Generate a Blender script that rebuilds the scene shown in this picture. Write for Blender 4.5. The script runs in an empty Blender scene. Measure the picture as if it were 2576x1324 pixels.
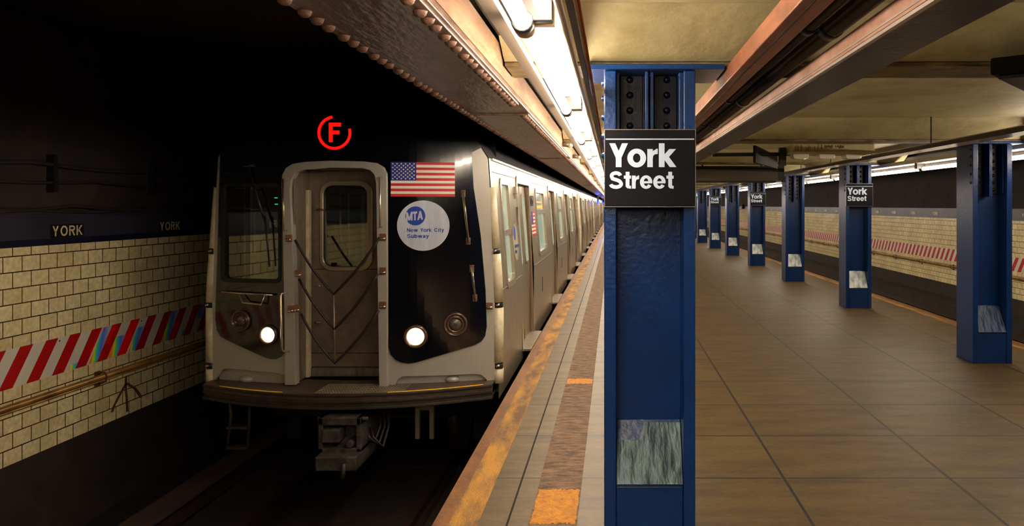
import bpy, bmesh, math, random
from mathutils import Vector, Matrix
random.seed(7)
SC = bpy.context.scene
COL = SC.collection
# ------------------------------------------------------------------ camera, world, exposure
FPX, VX, VY, CH = 1930.0, 1543.0, 517.0, 1.8      # focal length and vanishing point in pixels of the 2576x1324 frame, eye height
cd = bpy.data.cameras.new('camera'); cam = bpy.data.objects.new('camera', cd); COL.objects.link(cam)
cam.location = (0, 0, CH); cam.rotation_euler = (math.pi/2, 0, 0)
cd.sensor_width = 36; cd.lens = FPX/2576*36
cd.shift_x = (1288-VX)/2576; cd.shift_y = (VY-662)/2576
cd.clip_start = .05; cd.clip_end = 300
SC.camera = cam
world = bpy.data.worlds.new('world'); SC.world = world; world.use_nodes = True
world.node_tree.nodes['Background'].inputs[0].default_value = (.5, .25, .3, 1)
world.node_tree.nodes['Background'].inputs[1].default_value = .008
vs = SC.view_settings
vs.view_transform = 'Standard'; vs.look = 'None'; vs.gamma = 1; vs.use_curve_mapping = False
vs.exposure = 0.60
SC.cycles.use_denoising = True
SC.cycles.max_bounces = 6; SC.cycles.diffuse_bounces = 4
SC.cycles.sample_clamp_indirect = 6
TUBE_POWER = 32.0
TUBE_COLOUR = (1.0, .85, .66)

# ------------------------------------------------------------------ materials
def lin(c):
    return tuple(((v/255)/12.92 if v/255 <= .04045 else ((v/255+.055)/1.055)**2.4) for v in c) + (1,)
MATS = {}
def mat(name, rgb, rough=.5, metal=0., rgb2=None, nscale=4., stretch=(1, 1, 1), bump=0., bscale=None, contrast=(.35, .65),
        emit=0., ecol=None, spec=.5, coat=0., detail=6.):
    m = bpy.data.materials.new(name); m.use_nodes = True; MATS[name] = m
    nt = m.node_tree; b = nt.nodes['Principled BSDF']
    b.inputs['Base Color'].default_value = lin(rgb)
    b.inputs['Roughness'].default_value = rough; b.inputs['Metallic'].default_value = metal
    b.inputs['Specular IOR Level'].default_value = spec; b.inputs['Coat Weight'].default_value = coat
    if emit:
        b.inputs['Emission Color'].default_value = (ecol + (1,)) if ecol else lin(rgb)
        b.inputs['Emission Strength'].default_value = emit
    if rgb2 or bump:
        tc = nt.nodes.new('ShaderNodeTexCoord'); mp = nt.nodes.new('ShaderNodeMapping')
        mp.inputs['Scale'].default_value = stretch
        nt.links.new(tc.outputs['Object'], mp.inputs['Vector'])
        n = nt.nodes.new('ShaderNodeTexNoise'); n.inputs['Scale'].default_value = nscale; n.inputs['Detail'].default_value = detail
        n.inputs['Roughness'].default_value = .65
        nt.links.new(mp.outputs[0], n.inputs['Vector'])
        if rgb2:
            r = nt.nodes.new('ShaderNodeValToRGB')
            r.color_ramp.elements[0].position = contrast[0]; r.color_ramp.elements[1].position = contrast[1]
            r.color_ramp.elements[0].color = lin(rgb); r.color_ramp.elements[1].color = lin(rgb2)
            nt.links.new(n.outputs[0], r.inputs[0]); nt.links.new(r.outputs[0], b.inputs['Base Color'])
        if bump:
            n2 = n
            if bscale:
                n2 = nt.nodes.new('ShaderNodeTexNoise'); n2.inputs['Scale'].default_value = bscale; n2.inputs['Detail'].default_value = 4
                nt.links.new(mp.outputs[0], n2.inputs['Vector'])
            bp = nt.nodes.new('ShaderNodeBump'); bp.inputs['Strength'].default_value = bump; bp.inputs['Distance'].default_value = .02
            nt.links.new(n2.outputs[0], bp.inputs['Height']); nt.links.new(bp.outputs[0], b.inputs['Normal'])
    return m

def brick_mat(name, c1, c2, mortar, bw, bh, ms, off, axes, origin, rough=.3, dirt=(90, 70, 45), dirt_amt=.5, bump=.4, spec=.5, stain_scale=1.2, stretch=None):
    """tiles or slabs laid out in metres: axes picks the two object axes of the surface"""
    m = bpy.data.materials.new(name); m.use_nodes = True; MATS[name] = m
    nt = m.node_tree; b = nt.nodes['Principled BSDF']; L = nt.links.new
    tc = nt.nodes.new('ShaderNodeTexCoord'); sp = nt.nodes.new('ShaderNodeSeparateXYZ'); cb = nt.nodes.new('ShaderNodeCombineXYZ')
    L(tc.outputs['Object'], sp.inputs[0])
    for k in range(2):
        a = nt.nodes.new('ShaderNodeMath'); a.operation = 'SUBTRACT'; a.inputs[1].default_value = origin[k]
        L(sp.outputs[axes[k]], a.inputs[0]); L(a.outputs[0], cb.inputs[k])
    br = nt.nodes.new('ShaderNodeTexBrick'); br.offset = off; br.squash = 1
    br.inputs['Scale'].default_value = 1; br.inputs['Brick Width'].default_value = bw; br.inputs['Row Height'].default_value = bh
    br.inputs['Mortar Size'].default_value = ms; br.inputs['Mortar Smooth'].default_value = .15; br.inputs['Bias'].default_value = 0
    br.inputs['Color1'].default_value = lin(c1); br.inputs['Color2'].default_value = lin(c2); br.inputs['Mortar'].default_value = lin(mortar)
    L(cb.outputs[0], br.inputs['Vector'])
    n = nt.nodes.new('ShaderNodeTexNoise'); n.inputs['Scale'].default_value = stain_scale; n.inputs['Detail'].default_value = 9; n.inputs['Roughness'].default_value = .7
    if stretch:
        mp = nt.nodes.new('ShaderNodeMapping'); mp.inputs['Scale'].default_value = stretch
        L(tc.outputs['Object'], mp.inputs[0]); L(mp.outputs[0], n.inputs['Vector'])
    else: L(tc.outputs['Object'], n.inputs['Vector'])
    r = nt.nodes.new('ShaderNodeMapRange'); r.inputs['From Min'].default_value = .42; r.inputs['From Max'].default_value = .72
    r.inputs['To Max'].default_value = dirt_amt
    L(n.outputs[0], r.inputs[0])
    mx = nt.nodes.new('ShaderNodeMix'); mx.data_type = 'RGBA'; mx.inputs['B'].default_value = lin(dirt)
    L(r.outputs[0], mx.inputs['Factor']); L(br.outputs['Color'], mx.inputs['A'])
    n3 = nt.nodes.new('ShaderNodeTexNoise'); n3.inputs['Scale'].default_value = 26; n3.inputs['Detail'].default_value = 5
    L(tc.outputs['Object'], n3.inputs['Vector'])
    r3 = nt.nodes.new('ShaderNodeMapRange'); r3.inputs['From Min'].default_value = .3; r3.inputs['From Max'].default_value = .7
    r3.inputs['To Min'].default_value = .82; r3.inputs['To Max'].default_value = 1.12
    L(n3.outputs[0], r3.inputs[0])
    hs = nt.nodes.new('ShaderNodeHueSaturation'); L(mx.outputs['Result'], hs.inputs['Color']); L(r3.outputs[0], hs.inputs['Value'])
    L(hs.outputs[0], b.inputs['Base Color'])
    b.inputs['Roughness'].default_value = rough; b.inputs['Specular IOR Level'].default_value = spec
    bp = nt.nodes.new('ShaderNodeBump'); bp.inputs['Strength'].default_value = bump; bp.inputs['Distance'].default_value = .004; bp.invert = True
    L(br.outputs['Fac'], bp.inputs['Height']); L(bp.outputs[0], b.inputs['Normal'])
    return m

tile_left = brick_mat('cream_tile_wall', (246, 230, 182), (232, 214, 164), (52, 36, 20), .208, .1355, .0055, .5, (1, 2), (.05, -.395 - .1355*4), rough=.2, dirt=(150, 122, 78), dirt_amt=.4)
floor_m = brick_mat('platform_concrete', (101, 80, 44), (92, 72, 39), (24, 15, 8), 1.09, .93, .011, 0., (0, 1), (.035-1.09*3, .41-.93*16), rough=.5, dirt=(46, 32, 18), dirt_amt=.9, bump=.5, stain_scale=2.2, stretch=(.7, 2.4, 1))
band_m = brick_mat('dark_glazed_band', (58, 58, 74), (46, 46, 62), (26, 24, 30), .42, .30, .003, 0., (1, 2), (0, 1.40), rough=.35, dirt=(40, 36, 40), dirt_amt=.5, bump=.15)
bandb_m = brick_mat('blue_black_border_tile', (32, 30, 58), (26, 25, 48), (18, 16, 24), .208, .30, .003, 0., (1, 2), (0, 1.40), rough=.3, dirt=(20, 18, 26), dirt_amt=.4, bump=.15)
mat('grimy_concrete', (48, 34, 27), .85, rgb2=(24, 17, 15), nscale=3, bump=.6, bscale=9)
mat('trackbed', (46, 30, 24), .9, rgb2=(20, 14, 13), nscale=6, bump=.9, bscale=24)
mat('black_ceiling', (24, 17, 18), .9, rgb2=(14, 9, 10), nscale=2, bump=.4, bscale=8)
mat('ceiling_paint', (180, 169, 128), .6, rgb2=(134, 120, 78), nscale=1.6, bump=.35, bscale=14, contrast=(.45, .75))
mat('beam_paint', (150, 132, 88), .5, rgb2=(88, 70, 42), nscale=5, bump=.5, bscale=18, stretch=(1, 3, 3))
mat('girder_steel', (124, 92, 76), .36, rgb2=(88, 62, 50), nscale=7, bump=.35, bscale=30, metal=.15, stretch=(1, .25, 1))
mat('girder_face', (186, 150, 124), .4, rgb2=(150, 114, 92), nscale=8, bump=.3, bscale=30, metal=.1, stretch=(1, .3, 1))
mat('black_iron', (26, 22, 22), .45, rgb2=(16, 13, 13), nscale=8)
mat('black_pipe', (40, 35, 36), .28, rgb2=(56, 48, 48), nscale=5, spec=.6)
mat('rust_channel', (186, 118, 88), .38, rgb2=(138, 82, 60), nscale=10, bump=.3, stretch=(1, .3, 1), metal=.1)
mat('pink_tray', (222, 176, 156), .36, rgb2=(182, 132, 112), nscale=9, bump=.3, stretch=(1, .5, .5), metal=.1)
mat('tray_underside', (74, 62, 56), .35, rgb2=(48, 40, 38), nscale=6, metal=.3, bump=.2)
mat('bright_lip', (222, 210, 200), .25, metal=.25)
mat('lamp_white', (230, 222, 206), .35)
mat('lamp_cream', (226, 196, 150), .5)
mat('lamp_grey', (120, 104, 90), .4, metal=.3)
mat('socket_black', (20, 20, 24), .4)
mat('tube_glow', (255, 246, 232), .3, emit=TUBE_POWER, ecol=TUBE_COLOUR)
mat('blue_enamel', (0, 48, 108), .3, rgb2=(0, 38, 88), nscale=3, bump=.12, bscale=38, spec=.4, contrast=(.3, .7))
mat('blue_black_plate', (8, 14, 42), .35, rgb2=(6, 10, 28), nscale=5, bump=.12, bscale=30, spec=.3)
mat('sign_black', (13, 14, 20), .45, rgb2=(18, 19, 26), nscale=60, bump=.1, spec=.12)
mat('sign_white', (204, 222, 250), .4)
mat('sign_edge', (120, 118, 122), .35, metal=.6)
def worn_mat(name, a, b_, metal):
    m = mat(name, a, .42, rgb2=b_, nscale=14, stretch=(1, .35, .35), bump=1.0, bscale=16, metal=metal, contrast=(.3, .62), detail=10)
    return m
worn_mat('bare_silver', (226, 232, 232), (120, 130, 136), .3)
worn_mat('tarnished_silver', (88, 114, 116), (40, 56, 66), .35)
worn_mat('scuffed_blue', (66, 88, 112), (26, 48, 88), .2)
mat('edge_board', (132, 82, 32), .5, rgb2=(92, 54, 24), nscale=4, bump=.15, bscale=40, stretch=(1, .5, 1))
mat('worn_yellow', (178, 124, 24), .65, rgb2=(98, 66, 30), nscale=2.6, bump=.4, bscale=60, contrast=(.40, .60), stretch=(2.5, .6, 1), detail=12)
mat('orange_paint', (222, 146, 24), .6, rgb2=(160, 96, 30), nscale=20, bump=1., bscale=90, contrast=(.4, .75))
mat('grit_strip', (146, 112, 84), .7, rgb2=(60, 36, 26), nscale=13, bump=1.0, bscale=60, contrast=(.34, .66), stretch=(.6, 1.8, 1), detail=10)
mat('stainless', (158, 148, 128), .34, rgb2=(112, 101, 84), nscale=14, stretch=(1, 3, .25), metal=.55, bump=.12, contrast=(.3, .7))
mat('stainless_dull', (150, 138, 120), .42, rgb2=(120, 108, 92), nscale=9, stretch=(1, 3, .3), metal=.5)
mat('fascia_silver', (176, 172, 164), .36, rgb2=(166, 161, 152), nscale=140, metal=.25, bump=.1, contrast=(.4, .6))
mat('door_steel', (132, 116, 100), .4, rgb2=(112, 96, 82), nscale=8, metal=.3, bump=.1)
mat('frame_steel', (166, 154, 134), .28, metal=.6)
mat('mask_black', (9, 10, 16), .12, spec=.6, coat=.3)
mat('rubber', (16, 13, 12), .6)
mat('cable_rubber', (30, 22, 18), .55)
mat('chrome', (222, 206, 184), .2, metal=.85)
mat('hinge_brown', (142, 98, 78), .35, metal=.5)
mat('guard_cream', (214, 204, 176), .4, rgb2=(184, 172, 142), nscale=10)
mat('roof_dark', (52, 48, 52), .5, metal=.3)
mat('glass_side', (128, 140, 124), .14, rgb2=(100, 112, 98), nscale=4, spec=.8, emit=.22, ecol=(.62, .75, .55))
mat('glass_dark', (34, 38, 34), .08, spec=.8)
mat('seal_brown', (112, 82, 58), .5)
mat('door_gap', (34, 21, 12), .8, spec=.2)
mat('flag_red', (206, 38, 44), .4); mat('flag_white', (240, 236, 226), .4); mat('side_disc', (168, 158, 134), .4, rgb2=(150, 140, 118)); mat('painted_red_glint', (240, 8, 6), .3, coat=.4); mat('flag_blue', (26, 38, 132), .4)
mat('disc_white', (214, 222, 240), .35, rgb2=(192, 200, 220), nscale=14, stretch=(1, 1, .1))
mat('logo_blue', (20, 62, 170), .4)
mat('tread_plate', (92, 72, 60), .45, metal=.3, rgb2=(66, 50, 42), nscale=20)
mat('bumper_steel', (70, 58, 52), .5, metal=.35, rgb2=(48, 40, 36), nscale=12, bump=.3)
mat('warning_yellow', (250, 196, 20), .45, rgb2=(210, 150, 24), nscale=14, contrast=(.5, .8))
mat('coupler_iron', (84, 78, 72), .6, metal=.4, rgb2=(48, 42, 40), nscale=12, bump=.6)
mat('under_black', (14, 11, 11), .8)
mat('lamp_ring', (100, 78, 68), .25, metal=.5)
mat('lamp_off', (84, 78, 70), .3)
mat('headlight_glow', (255, 244, 214), .3, emit=14, ecol=(1, .9, .68))
mat('led_red', (255, 10, 8), .4, emit=1.6, ecol=(1, .003, .002))
mat('led_orange', (255, 140, 40), .4, emit=.9, ecol=(1, .26, .02))
mat('led_green', (40, 255, 120), .4, emit=1.2, ecol=(.05, 1, .3))
mat('led_blue', (30, 60, 255), .4, emit=30, ecol=(0, .004, 1))
mat('lime_vest', (150, 190, 40), .6)
mat('cab_grey', (100, 112, 108), .6)
mat('letter_cream', (226, 206, 160), .4)
mat('tablet_black', (22, 20, 22), .35)
mat('pipe_brass', (170, 128, 60), .38, rgb2=(110, 74, 34), nscale=9, metal=.3, stretch=(1, .4, 1))
mat('brown_mark', (104, 62, 30), .7, rgb2=(74, 40, 20), nscale=20)
mat('rail_steel', (74, 58, 48), .4, metal=.5, rgb2=(46, 32, 26), nscale=10)
mat('sleeper_wood', (42, 30, 24), .85, rgb2=(26, 18, 15), nscale=12)
mat('rust_board', (58, 34, 26), .8, rgb2=(30, 18, 15), nscale=6, bump=.4, stretch=(1, .3, 1))
mat('box_cream', (216, 204, 160), .5, rgb2=(190, 176, 130), nscale=5)
mat('lens_clear', (238, 232, 208), .15, spec=.8)
mat('panel_black', (22, 19, 17), .7, spec=.2)
mat('screen_dark', (92, 82, 62), .5, rgb2=(74, 64, 48), nscale=50)
mat('pale_text', (176, 160, 120), .5)
mat('green_grey_plate', (120, 120, 96), .5)

def stripe_material():
    m = bpy.data.materials.new('red_white_sheeting'); m.use_nodes = True; MATS['stripes'] = m
    nt = m.node_tree; b = nt.nodes['Principled BSDF']; L = nt.links.new
    tc = nt.nodes.new('ShaderNodeTexCoord'); sp = nt.nodes.new('ShaderNodeSeparateXYZ'); L(tc.outputs['Object'], sp.inputs[0])
    def M(op, a, b_=None):
        n = nt.nodes.new('ShaderNodeMath'); n.operation = op
        for i, v in enumerate((a, b_)):
            if v is None: continue
            if isinstance(v, (int, float)): n.inputs[i].default_value = v
            else: L(v, n.inputs[i])
        return n.outputs[0]
    u = M('SUBTRACT', sp.outputs[1], M('MULTIPLY', sp.outputs[2], .712))
    f = M('FRACT', M('DIVIDE', M('ADD', u, .005+30.2), .302))
    s = M('GREATER_THAN', f, .5)
    mx = nt.nodes.new('ShaderNodeMix'); mx.data_type = 'RGBA'; mx.inputs['A'].default_value = lin((178, 16, 20)); mx.inputs['B'].default_value = lin((216, 210, 196))
    L(s, mx.inputs['Factor']); L(mx.outputs['Result'], b.inputs['Base Color'])
    b.inputs['Roughness'].default_value = .38
    return m
stripe_material()

def rainbow_reflection_material():
    """rainbow reflections of the sheeting, painted as a repeating colour ramp"""
    m = bpy.data.materials.new('painted_reflection'); m.use_nodes = True; MATS['painted_rainbow'] = m
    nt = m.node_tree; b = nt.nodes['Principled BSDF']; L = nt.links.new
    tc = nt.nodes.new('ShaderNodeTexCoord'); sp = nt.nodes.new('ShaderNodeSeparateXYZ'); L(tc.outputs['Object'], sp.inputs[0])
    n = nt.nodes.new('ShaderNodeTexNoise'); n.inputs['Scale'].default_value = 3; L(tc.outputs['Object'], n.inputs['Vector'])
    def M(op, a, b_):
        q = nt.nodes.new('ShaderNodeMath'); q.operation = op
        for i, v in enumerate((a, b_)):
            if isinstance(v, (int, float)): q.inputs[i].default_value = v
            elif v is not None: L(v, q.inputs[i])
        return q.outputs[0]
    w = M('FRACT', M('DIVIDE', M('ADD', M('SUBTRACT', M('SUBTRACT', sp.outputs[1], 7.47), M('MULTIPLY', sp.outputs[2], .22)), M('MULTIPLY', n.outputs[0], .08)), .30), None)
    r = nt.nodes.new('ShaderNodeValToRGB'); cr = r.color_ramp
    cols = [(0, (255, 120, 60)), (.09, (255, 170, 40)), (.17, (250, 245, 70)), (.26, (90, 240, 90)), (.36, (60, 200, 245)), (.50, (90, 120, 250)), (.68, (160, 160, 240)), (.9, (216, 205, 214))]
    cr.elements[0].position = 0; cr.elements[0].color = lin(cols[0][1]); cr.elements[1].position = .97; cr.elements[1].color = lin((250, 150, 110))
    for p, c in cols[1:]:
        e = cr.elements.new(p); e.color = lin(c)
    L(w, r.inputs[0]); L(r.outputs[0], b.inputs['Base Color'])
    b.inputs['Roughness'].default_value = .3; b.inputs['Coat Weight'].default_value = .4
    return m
rainbow_reflection_material()

def glass_material():
    m = bpy.data.materials.new('windscreen_glass'); m.use_nodes = True; MATS['windscreen'] = m
    nt = m.node_tree; out = nt.nodes['Material Output']; nt.nodes.remove(nt.nodes['Principled BSDF'])
    t = nt.nodes.new('ShaderNodeBsdfTransparent'); t.inputs[0].default_value = (.72, .78, .74, 1)
    g = nt.nodes.new('ShaderNodeBsdfGlossy'); g.inputs['Roughness'].default_value = .03; g.inputs[0].default_value = (.9, .9, .85, 1)
    fr = nt.nodes.new('ShaderNodeFresnel'); fr.inputs[0].default_value = 1.6
    a = nt.nodes.new('ShaderNodeMath'); a.operation = 'ADD'; a.inputs[1].default_value = .08; nt.links.new(fr.outputs[0], a.inputs[0])
    mx = nt.nodes.new('ShaderNodeMixShader'); nt.links.new(a.outputs[0], mx.inputs[0]); nt.links.new(t.outputs[0], mx.inputs[1]); nt.links.new(g.outputs[0], mx.inputs[2])
    nt.links.new(mx.outputs[0], out.inputs[0])
glass_material()

# ------------------------------------------------------------------ mesh helpers
class MB:
    def __init__(s): s.v = []; s.f = []; s.sm = []
    def add(s, vs_, fs, smooth=False):
        o = len(s.v); s.v += [tuple(p) for p in vs_]
        for f in fs: s.f.append([i+o for i in f]); s.sm.append(smooth)
        return s
    def box(s, x0, x1, y0, y1, z0, z1):
        return s.add([(x0,y0,z0),(x1,y0,z0),(x1,y1,z0),(x0,y1,z0),(x0,y0,z1),(x1,y0,z1),(x1,y1,z1),(x0,y1,z1)],
                     [(0,3,2,1),(4,5,6,7),(0,1,5,4),(1,2,6,5),(2,3,7,6),(3,0,4,7)])
    def prism(s, poly, axis, a, b):
        """poly of 2-tuples swept along axis from a to b (poly axes are the two others in order)"""
        def P(p, t):
            return (t, p[0], p[1]) if axis == 0 else (p[0], t, p[1]) if axis == 1 else (p[0], p[1], t)
        n = len(poly); v = [P(p, a) for p in poly] + [P(p, b) for p in poly]
        f = [list(range(n))[::-1], list(range(n, 2*n))] + [(i, (i+1) % n, n+(i+1) % n, n+i) for i in range(n)]
        return s.add(v, f)
    def tube(s, pts, r, n=10, caps=True):
        pts = [Vector(p) for p in pts]; rings = []
        up = None
        for i, p in enumerate(pts):
            d = (pts[min(i+1, len(pts)-1)] - pts[max(i-1, 0)]).normalized()
            if up is None:
                up = Vector((0, 0, 1)) if abs(d.z) < .9 else Vector((1, 0, 0))
            a = d.cross(up)
            if a.length < 1e-5: a = d.cross(Vector((0, 1, 0)))
            a.normalize(); b = a.cross(d).normalized(); up = b
            rr = r[i] if isinstance(r, (list, tuple)) else r
            rings.append([p + (a*math.cos(2*math.pi*k/n) + b*math.sin(2*math.pi*k/n))*rr for k in range(n)])
        v = [q for g in rings for q in g]; f = []
        for i in range(len(rings)-1):
            for k in range(n):
                f.append((i*n+k, i*n+(k+1) % n, (i+1)*n+(k+1) % n, (i+1)*n+k))
        s.add(v, f, True)
        if caps:
            o = len(s.v) - len(v)
            s.f.append([o+k for k in range(n)][::-1]); s.sm.append(False)
            s.f.append([o+len(v)-n+k for k in range(n)]); s.sm.append(False)
        return s
    def ball(s, c, r, n=8, m=6, sc=(1, 1, 1)):
        v = []; f = []
        for i in range(m+1):
            t = math.pi*i/m
            for k in range(n):
                a = 2*math.pi*k/n
                v.append((c[0]+r*sc[0]*math.sin(t)*math.cos(a), c[1]+r*sc[1]*math.sin(t)*math.sin(a), c[2]+r*sc[2]*math.cos(t)))
        for i in range(m):
            for k in range(n):
                f.append((i*n+k, (i+1)*n+k, (i+1)*n+(k+1) % n, i*n+(k+1) % n))
        return s.add(v, f, True)
    def dome(s, c, r, axis=2, sign=-1, h=.7):
        """rivet head"""
        n = 8; v = []; f = []
        for i, (rr, hh) in enumerate(((1, 0), (.82, .55*h), (.45, .9*h))):
            for k in range(n):
                a = 2*math.pi*k/n; p = [r*rr*math.cos(a), r*rr*math.sin(a)]
                q = [0, 0, 0]; ax = [i_ for i_ in range(3) if i_ != axis]
                q[ax[0]] = c[ax[0]]+p[0]; q[ax[1]] = c[ax[1]]+p[1]; q[axis] = c[axis]+sign*r*hh
                v.append(tuple(q))
        for i in range(2):
            for k in range(n): f.append((i*n+k, i*n+(k+1) % n, (i+1)*n+(k+1) % n, (i+1)*n+k))
        f.append([2*n+k for k in range(n)])
        return s.add(v, f, True)
    def mesh(s, name):
        me = bpy.data.meshes.new(name); me.from_pydata(s.v, [], s.f); me.validate(); me.update()
        bm = bmesh.new(); bm.from_mesh(me); bmesh.ops.recalc_face_normals(bm, faces=bm.faces); bm.to_mesh(me); bm.free()
        for p, q in zip(me.polygons, s.sm): p.use_smooth = q
        return me
    def build(s, name, m, parent=None, bevel=0., loc=None):
        o = bpy.data.objects.new(name, s.mesh(name)); COL.objects.link(o)
        if isinstance(m, str): m = MATS[m]
        o.data.materials.append(m)
        if parent: o.parent = parent
        if loc: o.location = loc
        if bevel:
            b = o.modifiers.new('bevel', 'BEVEL'); b.width = bevel; b.segments = 2; b.limit_method = 'ANGLE'; b.angle_limit = math.radians(40)
        return o

def thing(name, label, cat, loc=(0, 0, 0), group=None):
    o = bpy.data.objects.new(name, None); COL.objects.link(o); o.location = loc; o.empty_display_size = .2
    return tag(o, label, cat, group)
def tag(o, label=None, cat=None, group=None, kind=None):
    if label: o['label'] = label
    if cat: o['category'] = cat
    if group: o['group'] = group
    if kind: o['kind'] = kind
    return o
def struct(o): o['kind'] = 'structure'; return o
KIDS = {}
def tree(root):
    ch = {}
    for o in SC.objects:
        if o.parent: ch.setdefault(o.parent.name, []).append(o)
    return ch
def dup(root, loc, label=None, group=None, ch=None):
    ch = ch or tree(root)
    def cp(o, parent):
        c = o.copy(); COL.objects.link(c); c.parent = parent
        for k in ch.get(o.name, []): cp(k, c)
        return c
    r = cp(root, None); r.location = loc
    if label: r['label'] = label
    if group: r['group'] = group
    return r

# ------------------------------------------------------------------ lettering: each letter drawn as strokes, cap height 1
def arc(cx, cy, rx, ry, a0, a1, n=14):
    return [(cx+rx*math.cos(math.radians(a0+(a1-a0)*i/n)), cy+ry*math.sin(math.radians(a0+(a1-a0)*i/n))) for i in range(n+1)]
def stroke(pts, t, closed=False):
    n = len(pts); L, R = [], []
    for i in range(n):
        if closed: a, b = pts[i-1], pts[(i+1) % n]
        else: a, b = pts[max(i-1, 0)], pts[min(i+1, n-1)]
        p = pts[i]
        d1 = (p[0]-a[0], p[1]-a[1]); d2 = (b[0]-p[0], b[1]-p[1])
        l1 = math.hypot(*d1); l2 = math.hypot(*d2)
        if l1 < 1e-9: d1, l1 = d2, l2
        if l2 < 1e-9: d2, l2 = d1, l1
        n1 = (-d1[1]/l1, d1[0]/l1); n2 = (-d2[1]/l2, d2[0]/l2)
        m = (n1[0]+n2[0], n1[1]+n2[1]); ml = math.hypot(*m) or 1; m = (m[0]/ml, m[1]/ml)
        k = t/2/max(.35, m[0]*n1[0]+m[1]*n1[1])
        L.append((p[0]+m[0]*k, p[1]+m[1]*k)); R.append((p[0]-m[0]*k, p[1]-m[1]*k))
    q = []
    for i in range(n if closed else n-1):
        j = (i+1) % n; q.append([L[i], L[j], R[j], R[i]])
    return q
def diag(x0, y0, x1, y1, t):
    w = t*math.hypot(x1-x0, y1-y0)/abs(y1-y0)/2
    return [[(x0-w, y0), (x0+w, y0), (x1+w, y1), (x1-w, y1)]]
def rect(x0, x1, y0, y1): return [[(x0, y0), (x1, y0), (x1, y1), (x0, y1)]]
def ring(cx, cy, rx, ry, ix, iy, a0=0, a1=360, n=30):
    A = [math.radians(a0+(a1-a0)*i/n) for i in range(n+1)]
    return [[(cx+rx*math.cos(p), cy+ry*math.sin(p)), (cx+rx*math.cos(q), cy+ry*math.sin(q)), (cx+ix*math.cos(q), cy+iy*math.sin(q)), (cx+ix*math.cos(p), cy+iy*math.sin(p))] for p, q in zip(A[:-1], A[1:])]
def glyph(c, t):
    h = t/2; X = .76
    if c == 'Y': return diag(h+.04, 1, .42, .40, t*.95)+diag(.80-h, 1, .42, .40, t*.95)+rect(.42-h, .42+h, 0, .5), .73
    if c == 'o': return ring(.39, X/2, .39, X/2+.015, .39-t, X/2+.015-t*.86), .78
    if c == 'r': return rect(0, t*.96, 0, X)+[[(t*.5, .40), (t*.96, .36), (t*1.04, .47), (t*.8, .60)], [(t*.8, .60), (t*1.04, .47), (t*1.3, .535), (t*1.1, .70)], [(t*1.1, .70), (t*1.3, .535), (.43, .555), (.43, .775)], [(t*.5, .40), (t*.8, .60), (t*.8, .7), (t*.5, .7)], [(t*.8, .60), (t*1.1, .70), (.43, .775), (t*1.55, .765)]], .43
    if c == 'k': return rect(0, t, 0, 1)+diag(.57, X, .19, .33, t*.9)+diag(.26, .45, .59, 0, t*.95), .70
    if c == 't': return rect(.11, .11+t*.96, .13, .98)+rect(0, .43, X-t*.75, X)+[[(.11, .13), (.11+t*.96, .20), (.14+t*.96, .165), (.20, .02)], [(.20, .02), (.14+t*.96, .165), (.43, .165), (.43, -.005)]], .43
    if c == 'e': return ring(.37, X/2, .37, X/2+.015, .37-t*.98, X/2+.015-t*.72, 0, 328)+rect(.10, .735, X/2-t*.30, X/2+t*.22), .74
    if c == 'S':
        t *= .9; h = t/2
        p = arc(.42, .735, .37-h, .28-h, 8, 205, 14)+[(.22, .585), (.36, .535), (.50, .495), (.64, .43)]+arc(.42, .27, .42-h, .285-h, 25, -172, 15)
        return stroke(p, t), .84
    if c == 'C': return stroke(arc(.47, .5, .47-h, .51-h, 42, 318, 26), t), .92
    if c == 'O': return stroke(arc(.46, .5, .46-h, .51-h, 0, 360, 32)[:-1], t, True), .92
    if c == 'N': return rect(0, t, 0, 1)+rect(.80-t, .80, 0, 1)+diag(h, 1, .80-h, 0, t), .80
    if c == 'M': return rect(0, t, 0, 1)+rect(1.0-t, 1.0, 0, 1)+diag(h, 1, .5, .05, t)+diag(1-h, 1, .5, .05, t), 1.0
    if c == 'T': return rect(.36-h, .36+h, 0, 1)+rect(0, .72, 1-t, 1), .72
    if c == 'A': return diag(.44, 1, h, 0, t)+diag(.44, 1, .88-h, 0, t)+rect(.2, .68, .22, .22+t*.8), .88
    if c == 'F': return rect(0, t, 0, 1)+rect(0, .62, 1-t, 1)+rect(0, .54, .5-h, .5+h), .64
    if c == 'R': return rect(0, t, 0, 1)+stroke([(h, 1-h), (.42, 1-h)]+arc(.46, .73, .24, .27-h, 90, -90, 12)+[(.42, .46+h), (h, .46+h)], t)+diag(.42, .48, .70, 0, t), .78
    if c == 'K': return rect(0, t, 0, 1)+diag(.70, 1, .12, .34, t)+diag(.30, .58, .74, 0, t), .82
    if c == 'w': return diag(h, X, .26, 0, t)+diag(.48, X, .26, 0, t)+diag(.48, X, .70, 0, t)+diag(.96-h, X, .70, 0, t), .96
    if c == 'y': return diag(h, X, .32, .02, t)+diag(.64-h, X, .24, -.2, t)+stroke([(.28, -.14), (.22, -.2), (.06, -.2)], t), .64
    if c == 'i': return rect(0, t, 0, X)+rect(0, t, .88, 1), t
    if c == 'u': return rect(.62-t, .62, 0, X)+stroke([(h, X), (h, .26)]+arc(.31, .26, .31-h, .27-h, 180, 360, 10), t), .62
    if c == 'b': return rect(0, t, 0, 1)+stroke(arc(.36, X/2, .34-h, X/2+.01-h, 0, 360, 24)[:-1], t, True), .72
    if c == 'a': return rect(.64-t, .64, 0, X-.2)+stroke(arc(.33, X-.28, .31-h, .29-h, 0, 160, 10), t)+stroke(arc(.31, .22, .29-h, .23-h, 0, 360, 20)[:-1], t, True), .68
    if c == '9': return stroke(arc(.33, .68, .33-h, .32-h, 0, 360, 20)[:-1], t, True)+stroke([(.66-h, .68), (.64-h, .35), (.45, .08), (.15, h)], t), .66
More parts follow.
